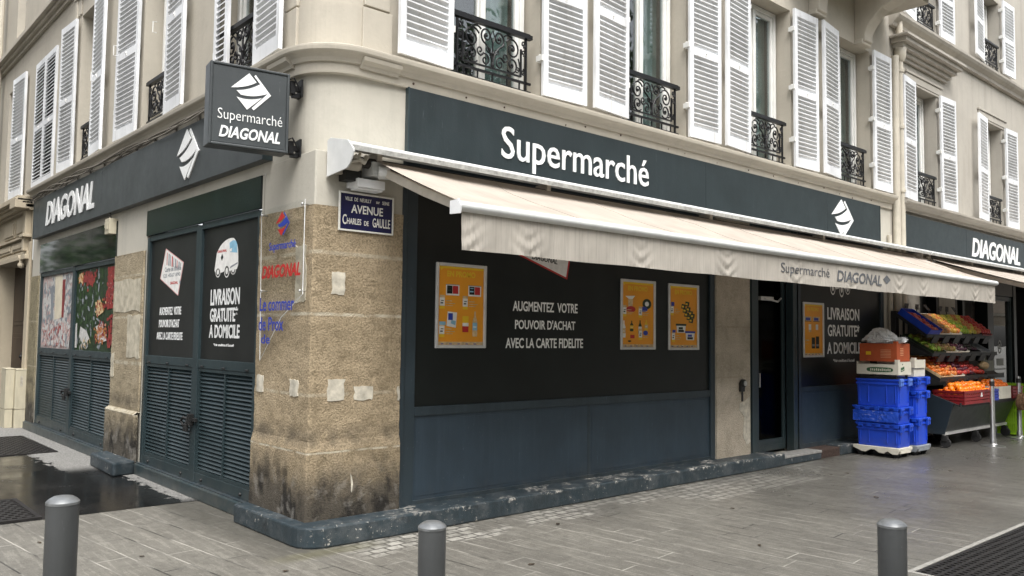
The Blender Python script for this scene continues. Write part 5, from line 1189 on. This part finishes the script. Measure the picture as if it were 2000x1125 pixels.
for x in (SX0+.06, 11.05, SX1-.1):
    for y in (-.77, -.2):
        mb = MB(); mb.tube([(x-.02, y-.02, .075), (x+.02, y-.02, .075)], .072, 16); mb.box(x-.035, x+.035, y-.05, y+.03, .10, .17); mb.tube([(x, y, .15), (x, y, .21)], .018, 8); mb.build("caster", m_rub, st, bevel=.004)
for s in range(3):      # dark card holders hanging under the shelf lips
    (yb, zb), (yf, zf) = SH[s]
    for k in range(6 if s < 2 else 5):
        x = SX0+.20+k*.42; mb = MB(); mb.hexa([(x, yf+.03, zf-.135), (x+.22, yf+.03, zf-.135), (x+.22, yf+.045, zf-.13), (x, yf+.045, zf-.13), (x+.04, yf-.012, zf-.02), (x+.26, yf-.012, zf-.02), (x+.26, yf+.003, zf-.02), (x+.04, yf+.003, zf-.02)]); mb.build("card_holder", plain("dark_card", (.022, .02, .02), .5, .3, 8), st)
def tray(s, x0, x1, m, label, h=.055, name="fruit_tray"):
    """a shallow crate lying on shelf s between x0 and x1"""
    (yb, zb), (yf, zf) = SH[s]; d = Vector((0, yf-yb, zf-zb)); L = d.length; d.normalize(); n = Vector((0, -d.z, d.y)); n = n if n.z > 0 else -n
    o = Vector((0, yb, zb-.03))
    T = lambda x, t, c: tuple(o+d*(t*L)+n*c+Vector((x, 0, 0)))
    mb = MB(); w = .008
    def bx(xa, xb, ta, tb, ca, cb): mb.hexa([T(xa, ta, ca), T(xb, ta, ca), T(xb, tb, ca), T(xa, tb, ca), T(xa, ta, cb), T(xb, ta, cb), T(xb, tb, cb), T(xa, tb, cb)])
    bx(x0, x1, .02, .97, .003, .012); bx(x0, x0+w, .02, .97, .012, h); bx(x1-w, x1, .02, .97, .012, h); bx(x0+w, x1-w, .02, .035, .012, h); bx(x0+w, x1-w, .95, .97, .012, h*.8)
    tag(mb.build(name, m, None, bevel=.002), label, "fruit tray", "trays of fruit on the stand")
    return T
_fm = {}
def fruit_mesh(kind):
    if kind not in _fm:
        rr = {"apple": .045, "orange": .043, "tomato": .033, "plum": .024, "lemon": .033}[kind[0]]
        mb = MB(); mb.ball((0, 0, 0), rr, 14, 10, (1, 1, .9) if kind[0] != "lemon" else (1.25, .9, .9)); o = mb.build(kind[0], kind[1], None, smooth=True); _fm[kind] = o.data; bpy.data.objects.remove(o)
    return _fm[kind]
def fill(T, x0, x1, kind, mats, label, group, nx, nt, layers=1, t0=.10, t1=.92, h0=.05):
    for l in range(layers):
        for j in range(nt-l):
            for i in range(nx-l):
                x = x0+(x1-x0)*(i+.5+l*.5+rnd.uniform(-.13, .13))/nx; t = t0+(t1-t0)*(j+.5+l*.5+rnd.uniform(-.13, .13))/nt
                o = bpy.data.objects.new(kind, fruit_mesh((kind, rnd.choice(mats)))); COL.objects.link(o); o.location = T(x, t, h0+l*.05+rnd.uniform(-.006, .012)); o.rotation_euler = (rnd.uniform(0, 6), rnd.uniform(0, 6), rnd.uniform(0, 6))
                s = rnd.uniform(1.0, 1.25); o.scale = (s, s, s); tag(o, label, "fruit", group)
def fmat(n, c, v=.3): return plain(n, c, .38, v, 30)
f_ra, f_ra2 = fmat("red_apple_skin", (.40, .03, .025)), fmat("pink_apple_skin", (.55, .14, .10)); f_ya, f_ya2 = fmat("yellow_apple_skin", (.60, .34, .05)), fmat("blush_apple_skin", (.52, .20, .06))
f_ga, f_gn = fmat("green_apple_skin", (.24, .36, .03)), fmat("golden_apple_skin", (.50, .44, .06)); f_or, f_or2 = fmat("orange_peel", (.78, .21, .008), .12), fmat("deep_orange_peel", (.72, .15, .008), .12)
f_pe, f_pe2 = fmat("pear_skin", (.26, .20, .05)), fmat("russet_skin", (.30, .17, .07)); f_pl, f_pl2 = fmat("plum_skin", (.10, .015, .03)), fmat("dark_plum_skin", (.05, .012, .03)); f_to = fmat("tomato_skin", (.42, .03, .015)); f_cr = fmat("apricot_skin", (.66, .22, .05))
TOP = [("apple", (f_ra, f_ra2), "red and pink apple in the blue tray at the left end of the top shelf", m_crb, "blue plastic fruit tray at the left end of the top shelf"),
       ("apple", (f_pe2, f_ya2), "russet apple in the brown tray second along the top shelf", m_card, "fruit tray of russet apples second along the top shelf"),
       ("apple", (f_ya, f_cr), "yellow apple in the pale tray in the middle of the top shelf", m_card, "pale fruit tray of yellow apples in the middle of the top shelf"),
       ("apple", (f_ga, f_gn), "green apple in the tray right of the yellow ones on the top shelf", m_blk, "black fruit tray of green apples on the top shelf"),
       ("apple", (f_gn, f_ya2), "golden apple in the tray between green and dark red apples", m_blk, "black fruit tray of golden apples on the top shelf"),
       ("apple", (f_ra, f_dk if False else f_ra), "dark red apple in the tray at the right end of the top shelf", m_redb, "red fruit tray at the right end of the top shelf")]
for i, (k, ms, lab, tm, tl) in enumerate(TOP):
    x0 = SX0+.02+i*.44; T = tray(0, x0, x0+.425, tm, tl, .12 if i == 0 else .055); fill(T, x0+.012, x0+.413, k, ms, lab, "apples on the top shelf", 4, 6)
MID = [("lemon", (f_pe, f_ga), "small green-brown pear in the tray at the left end of the second shelf", m_dkg, "dark green fruit tray at the left end of the second shelf"),
       ("lemon", (f_pe, f_pe2), "brown pear in the second tray along the second shelf", m_card, "fruit tray of brown pears on the second shelf"),
       ("plum", (f_pl, f_pl2), "purple plum in the middle tray of the second shelf", m_card, "pale fruit tray of purple plums on the second shelf"),
       ("plum", (f_pl2, m_dk2), "almost black plum in the tray right of the purple ones on the second shelf", m_blk, "black fruit tray of dark plums on the second shelf"),
       (None, None, None, m_gry, "empty grey fruit tray at the right end of the second shelf")]
for i, (k, ms, lab, tm, tl) in enumerate(MID):
    x0 = SX0+.02+i*.47; T = tray(1, x0, x0+.45, tm, tl)
    if k: fill(T, x0+.012, x0+.438, k, ms, lab, "fruit on the second shelf", 5 if k == "lemon" else 6, 5)
LOW = [("tomato", (f_cr, f_or2), "orange-red apricot in the tray at the left end of the third shelf", m_tan, "wooden fruit tray of apricots at the left end of the third shelf"),
       ("tomato", (f_to, f_cr), "pale red tomato in the tray second along the third shelf", m_card, "pale fruit tray of mixed tomatoes on the third shelf"),
       ("tomato", (f_ra, f_pl), "dark red tomato in the wide middle tray of the third shelf", m_blk, "black fruit tray of dark red tomatoes on the third shelf"),
       ("tomato", (f_ra, f_to), "red tomato in the tray right of the middle on the third shelf", m_blk, "black fruit tray of red tomatoes right of the middle, third shelf")]
for i, (k, ms, lab, tm, tl) in enumerate(LOW):
    x0 = SX0+.02+i*.46; T = tray(2, x0, x0+.445, tm, tl); fill(T, x0+.012, x0+.433, k, ms, lab, "tomatoes and apricots on the third shelf", 6, 6)
mb = MB(); mb.ball((11.93, -.62, 1.17), .085, 14, 10, (1.3, 1, .8)); tag(mb.build("melon", m_tan, None, smooth=True), "single pale melon at the right end of the third shelf", "fruit")
for k, (x, lean) in enumerate(((10.15, .12), (10.55, .10), (11.02, -.1), (11.45, .14), (11.75, .1), (12.15, -.06))):
    mb = MB(); mb.box(x-.006, x+.006, -.13, -.118, 1.98, 2.10); mb.hexa([(x-.06, -.135, 2.06), (x+.06, -.135, 2.06), (x+.06, -.128, 2.06), (x-.06, -.128, 2.06), (x-.06+lean, -.10, 2.15), (x+.06+lean, -.10, 2.15), (x+.06+lean, -.093, 2.15), (x-.06+lean, -.093, 2.15)])
    tag(mb.build("price_card", MATS["dark_card"], None), "dark price card on a clip behind the trays of the top shelf", "price card", "price cards over the top shelf")
# red baskets of oranges in the bottom bin
def basket(x0, x1, y0, y1, z0, z1, m, label):
    mb = MB(); w = .012
    for (a0, a1, b0, b1) in ((x0, x1, y0, y0+w), (x0, x1, y1-w, y1), (x0, x0+w, y0+w, y1-w), (x1-w, x1, y0+w, y1-w)):
        n = 3
        for k in range(4): z = z0+(z1-z0)*k/4; mb.box(a0, a1, b0, b1, z, z+(z1-z0)*.19)
        mb.box(a0-.004, a1+.004, b0-.004, b1+.004, z1-.03, z1)
        L = max(a1-a0, b1-b0); 
        for k in range(int(L/.07)+1):
            t = k*.07
            if a1-a0 > b1-b0: mb.box(min(a0+t, a1-.012), min(a0+t, a1-.012)+.012, b0+.002, b1-.002, z0, z1)
            else: mb.box(a0+.002, a1-.002, min(b0+t, b1-.012), min(b0+t, b1-.012)+.012, z0, z1)
    mb.box(x0, x1, y0, y1, z0-.01, z0)
    tag(mb.build("fruit_basket", m, None), label, "basket", "baskets in the bottom of the stand")
basket(9.86, 11.05, -1.06, -.62, .655, .84, m_redb, "wide red plastic basket heaped with oranges low on the stand")
basket(11.08, 11.32, -1.04, -.62, .665, .83, m_blu, "narrow dark blue basket right of the wide red one")
basket(11.95, 12.42, -1.04, -.62, .665, .84, m_redb, "small red basket at the right end of the stand's bottom row")
mb = MB(); mb.prism([(9.86+.62, .74), (9.86+.70, .74), (9.86+.66, .81)], lambda a, b, c: (a, -1.0645-c, b), 0, .002); tag(mb.build("price_tag", m_wht, None), "small white triangular tag on the front of the wide red basket", "price tag")
T0 = lambda x, t, c: (x, -.64-t*.40, .70+c)
fill(T0, 9.90, 11.02, "orange", (f_or, f_or2), "orange heaped in the wide red basket", "oranges in the wide red basket", 11, 4, 3, .02, .98, .10)
mb = MB(); mb.box(11.36, 11.90, -1.03, -.64, .665, .70); mb.box(11.36, 11.90, -1.03, -1.02, .70, .86); mb.box(11.36, 11.37, -1.02, -.64, .7, .86); mb.box(11.89, 11.90, -1.02, -.64, .7, .86); tag(mb.build("fruit_box", m_card, None, bevel=.003), "pale box of oranges half hidden by the nearer steel post", "box")
T1 = lambda x, t, c: (x, -.66-t*.34, .78+c); fill(T1, 11.39, 11.87, "orange", (f_or, f_or2), "orange in the pale box behind the steel post", "oranges in the pale box", 5, 4, 2, .02, .98, .08)
mb = MB(); mb.box(12.0, 12.45, -.60, -.56, .92, 1.32); tag(mb.build("cardboard_sheet", plain("grey_board", (.30, .30, .27), .8, .2, 9), None), "upright sheet of greyish cardboard behind the orange box", "cardboard")
# chrome posts with belt heads, brown bristly mat, lime basket
def post(x, y, label):
    t = thing("barrier_post", label, "post", (x, y, 0), "steel barrier posts by the fruit stand")
    mb = MB(); mb.lathe([(.0, 0), (.165, .0), (.165, .012), (.06, .03), (.045, .045), (.043, .11), (.034, .13), (.031, .98), (.026, 1.0), (.0, 1.005)], (0, 0, 0), 24); mb.build("pole", m_steel, t, smooth='auto')
    mb = MB(); mb.lathe([(.0, .0), (.036, .0), (.036, .07), (.0, .07)], (0, 0, .90), 16); mb.build("belt_head", m_blk, t)
post(10.66, -1.16, "steel barrier post in front of the fruit stand, nearer one"); post(12.20, -1.05, "steel barrier post beside the lime green basket")
mb = MB(); mb.tube([(12.06, -1.10, .60), (12.06, -1.16, .60)], .135, 22); mb.tube([(12.06, -1.07, .60), (12.06, -1.19, .60)], .09, 14)
for i in range(260): a = rnd.uniform(0, 6.28); q = rnd.uniform(.06, .15); y = rnd.uniform(-1.19, -1.07); mb.box(12.06+q*math.cos(a)-.004, 12.06+q*math.cos(a)+.004, y-.02, y+.004, .60+q*math.sin(a)-.004, .60+q*math.sin(a)+.004)
tag(mb.build("brush_head", m_mat, None), "round brown bristly disc hanging beside the second steel post", "brush")
mb = MB(); gx0, gx1, gy0, gy1 = 12.52, 13.0, -1.05, -.62
for a in [gx0+i*.035 for i in range(15)]: mb.box(a, a+.02, gy0, gy0+.01, .02, .88)
for a in [gy0+i*.035 for i in range(13)]: mb.box(gx0, gx0+.01, a, a+.02, .02, .88)
for z in (.02, .2, .4, .6, .84): mb.box(gx0-.003, gx1, gy0-.003, gy0+.012, z, z+.03); mb.box(gx0-.003, gx0+.012, gy0+.012, gy1, z, z+.03)
mb.box(gx0+.02, gx1, gy0+.02, gy1, .02, .80); tag(mb.build("lime_basket", m_grnb, None), "tall lime green slatted plastic basket at the picture's right edge", "basket")
mb = MB(); mb.tube([(12.3, -1.05, .93), (13.5, -1.5, .90), (15, -2.0, .93)], .012, 6)

# ------------------------------------------------------------------ bollards, grates, cabinets
def bollard(x, y, h, label):
    t = thing("bollard", label, "bollard", (x, y, 0), "grey steel bollards along the kerb"); rr = .049
    mb = MB(); mb.lathe([(rr+.006, 0), (rr+.006, .02), (rr, .024), (rr, h-.42), (rr-.0012, h-.418), (rr-.0012, h-.414), (rr, h-.412), (rr, h-.022)], (0, 0, 0), 40); mb.build("post", m_pole, t, smooth='auto')
    mb = MB(); mb.lathe([(rr+.0015, h-.022), (rr+.0015, h-.014), (rr-.006, h-.006), (rr*.6, h+.002), (rr*.3, h+.0045), (.001, h+.005)], (0, 0, 0), 40); mb.build("cap", m_cap, t, smooth='auto')
bollard(-2.285, -2.66, 1.01, "grey steel bollard on the left, before the wet dark asphalt"); bollard(-1.24, -3.27, .89, "grey steel bollard in the middle, below the corner plinth"); bollard(.03, -4.33, .905, "grey steel bollard on the right, near the large iron tree grate")
def grate(x0, x1, y0, y1, label, pitch=.075, edge=None):
    t = thing("tree_grate", label, "grate")
    mb = MB(); mb.box(x0-.035, x1+.035, y0-.035, y0, 0, .016); mb.box(x0-.035, x1+.035, y1, y1+.035, 0, .016); mb.box(x0-.035, x0, y0, y1, 0, .016); mb.box(x1, x1+.035, y0, y1, 0, .016); mb.build("edging", edge or m_grate, t)
    mb = MB(); mb.quad((x0, y0, .0045), (x1, y0, .0045), (x1, y1, .0045), (x0, y1, .0045)); mb.build("pit", m_dk, t)
    mb = MB(); ny = int((y1-y0)/pitch); nx = int((x1-x0)/pitch)
    for j in range(ny+1): y = y0+j*pitch; mb.box(x0, x1, y, min(y+pitch*.42, y1), .005, .014)
    for i in range(nx+1):
        for j in range(ny):
            x = x0+(i+.5*(j % 2))*pitch; y = y0+j*pitch+pitch*.42
            if x+pitch*.45 < x1 and y+pitch*.58 < y1: mb.box(x, x+pitch*.45, y-.001, y+pitch*.585, .005, .0145)
    mb.build("grid", m_grate, t)
grate(2.75, 6.6, -5.4, -3.27, "large cast iron tree grate in the paving at the lower right corner", .06, m_kerb)
grate(-2.3, -1.33, 2.11, 3.05, "small iron grate at the left edge of the wet asphalt", .07)
grate(-1.6, -.28, 6.2, 8.2, "flat iron grate in the wet asphalt near the far louvred front", .08)
def cabinet(x0, x1, y0, y1, h, label):
    t = thing("utility_cabinet", label, "cabinet", (0, 0, 0), "cream utility cabinets by the doorway")
    mb = MB(); mb.box(x0, x1, y0, y1, 0, h*.32); mb.box(x0-.004, x1+.004, y0-.004, y1+.004, h*.325, h); mb.box(x0-.008, x1+.008, y0-.008, y1+.008, h, h+.02); mb.build("cabinet_body", m_cab, t, bevel=.008)
    mb = MB(); mb.box(x0+.06, x1-.06, y0-.007, y0-.004, h*.72, h*.9); mb.build("faded_notice", plain("faded_paper", (.40, .37, .31), .8, .3, 20), t)
cabinet(-.125, .03, 9.46, 9.8, .92, "nearer cream utility cabinet, with a faded notice, beside the doorway"); cabinet(-.25, -.135, 9.55, 9.9, .93, "narrow farther cream utility cabinet against the nearer one")
mb = MB(); mb.tube([(-.85, 11.6, 0), (-.85, 11.6, .75), (-.85, 11.75, .85), (-.85, 12.2, .85), (-.85, 12.35, .75), (-.85, 12.35, 0)], .03, 10); tag(mb.build("cycle_stand", m_blk, None, smooth=True), "black hooped cycle stand beyond the cabinets at the left edge", "cycle stand")

lf = MB(); lf.quad((-.03, 0, .004), (-.01, -.016, .010), (.022, -.012, .006), (.035, .004, .012), (.012, .018, .005), (-.012, .014, .011)); _l = lf.build("fallen_leaf", plain("dead_leaf", (.045, .03, .016), .8, .4, 30), None); LF = _l.data; bpy.data.objects.remove(_l)
for (x, y) in ((-1.05, .35), (-.45, -.6), (.9, -1.5), (1.9, -.75), (2.6, -2.2), (3.6, -1.3), (5.2, -1.9), (6.4, -1.0), (-.9, -1.4), (-1.5, 1.2), (1.5, -2.4), (7.6, -1.7)):
    o = bpy.data.objects.new("fallen_leaf", LF); COL.objects.link(o); o.location = (x, y, .001); o.rotation_euler = (0, 0, rnd.uniform(0, 6)); k = rnd.uniform(.6, 1.1); o.scale = (k, k, k); tag(o, "small dry brown leaf lying on the paving slabs", "leaf", "dry leaves on the paving")

# ------------------------------------------------------------------ behind the viewer: trees and front seen in the glass; added trees and building block low sky
def leaves(seed, H, Rr):
    rg = random.Random(seed); mb = MB()
    for c in range(95):
        a = rg.uniform(0, 6.283); q = Rr*math.sqrt(rg.random()); z = H*(.38+.6*rg.random()); q *= .45+1.1*math.sin(math.pi*min(1, max(0, (z/H-.30)/.72)))**.7
        cx, cy = q*math.cos(a), q*math.sin(a)
        for k in range(38):
            p = Vector((cx+rg.gauss(0, .42), cy+rg.gauss(0, .42), z+rg.gauss(0, .34))); n = Vector((rg.gauss(0, 1), rg.gauss(0, 1), rg.gauss(0, 1))).normalized(); t = n.orthogonal().normalized(); b = n.cross(t); s = rg.uniform(.09, .17)
            mb.quad(p-t*s, p-b*s*.6, p+t*s, p+b*s*.6)
    return mb
m_leaf = plain("plane_leaf", (.055, .10, .028), .5, .5, 1.5); m_bark = plain("plane_bark", (.20, .17, .12), .9, .4, 3)
lo = leaves(3, 9.5, 3.0).build("crown", m_leaf, None); LEAF = lo.data; bpy.data.objects.remove(lo)
tb = MB(); tb.tube([(0, 0, 0), (.05, 0, 1.5), (0, .05, 3.2), (.1, 0, 5.5), (.0, .1, 8)], [.24, .2, .17, .11, .03], 12)
for k in range(7): a = k*.9; tb.tube([(0, 0, 3+k*.5), (1.0*math.cos(a), 1.0*math.sin(a), 4.2+k*.5), (2.1*math.cos(a), 2.1*math.sin(a), 5+k*.55)], [.09, .06, .02], 8)
to_ = tb.build("trunk", m_bark, None, smooth=True); TRUNK = to_.data; bpy.data.objects.remove(to_)
for i, (x, y, s) in enumerate(((4.5, -10.5, 1.0), (12.0, -10.2, 1.08), (19.5, -10.6, .98), (27, -10.3, 1.05), (34, -10.4, 1.0), (-2.5, -10.8, 1.1), (-9.5, -10.2, 1.0), (8.3, -15.5, 1.2), (16, -15.8, 1.15), (1, -15.6, 1.2), (24, -15.4, 1.2), (-6.8, 30, 1.0), (-6.5, 17, .8))):  # some avenue trees serve the reflections, the rest added to darken under the awning
    t = thing("plane_tree", ("unseen street tree on the far kerb, mirrored in panes and blocking low sky" if i < 11 else "street tree along the side street, mirrored in the glossy green fascia"), "tree", (x, y, 0), "street trees"); t.rotation_euler = (0, 0, i*1.3); t.scale = (s, s, s)
    for n, d in (("trunk", TRUNK), ("crown", LEAF)): o = bpy.data.objects.new(n, d); COL.objects.link(o); o.parent = t
B4 = thing("apartment_building", "pale stone building across the side street, mirrored in the glossy fascia", "building")
mb = MB(); FO = lambda a, b, c: (-11.5+c, a, b)
wall_holes(mb, FO, 4, 60, 0, 14, [(5+i*2.8, 6.2+i*2.8, z, z+2.0) for i in range(19) for z in (.8, 4.2, 7.4, 10.5)], 0, .3); mb.box(-20, -12.2, 4, 60, 0, 14); mb.build("wall", m_pl2, B4)
mb = MB()
for z in (3.5, 6.8, 9.9, 13.2): mb.fbox(FO, 4, 60, z, z+.25, 0, .3)
mb.build("string_course", m_pl2, B4)
B5 = thing("apartment_building", "unseen long pale apartment building across the avenue, added to block low sky", "building")  # unseen building put in to cut low sky light under the awning
mb = MB(); FV = lambda a, b, c: (a, -46+c, b)
wall_holes(mb, FV, -70, 110, 0, 20, [(-68+i*3.6, -66.4+i*3.6, z, z+2.1) for i in range(49) for z in (1, 4.6, 8.1, 11.6, 15.1)], 0, .3); mb.box(-70, 110, -60, -46.8, 0, 20); mb.build("wall", m_pl2, B5)
mb = MB()
for z in (4.0, 7.5, 11.0, 14.5, 19.3): mb.fbox(FV, -70, 110, z, z+.3, 0, .35)
mb.build("string_course", m_pl2, B5)
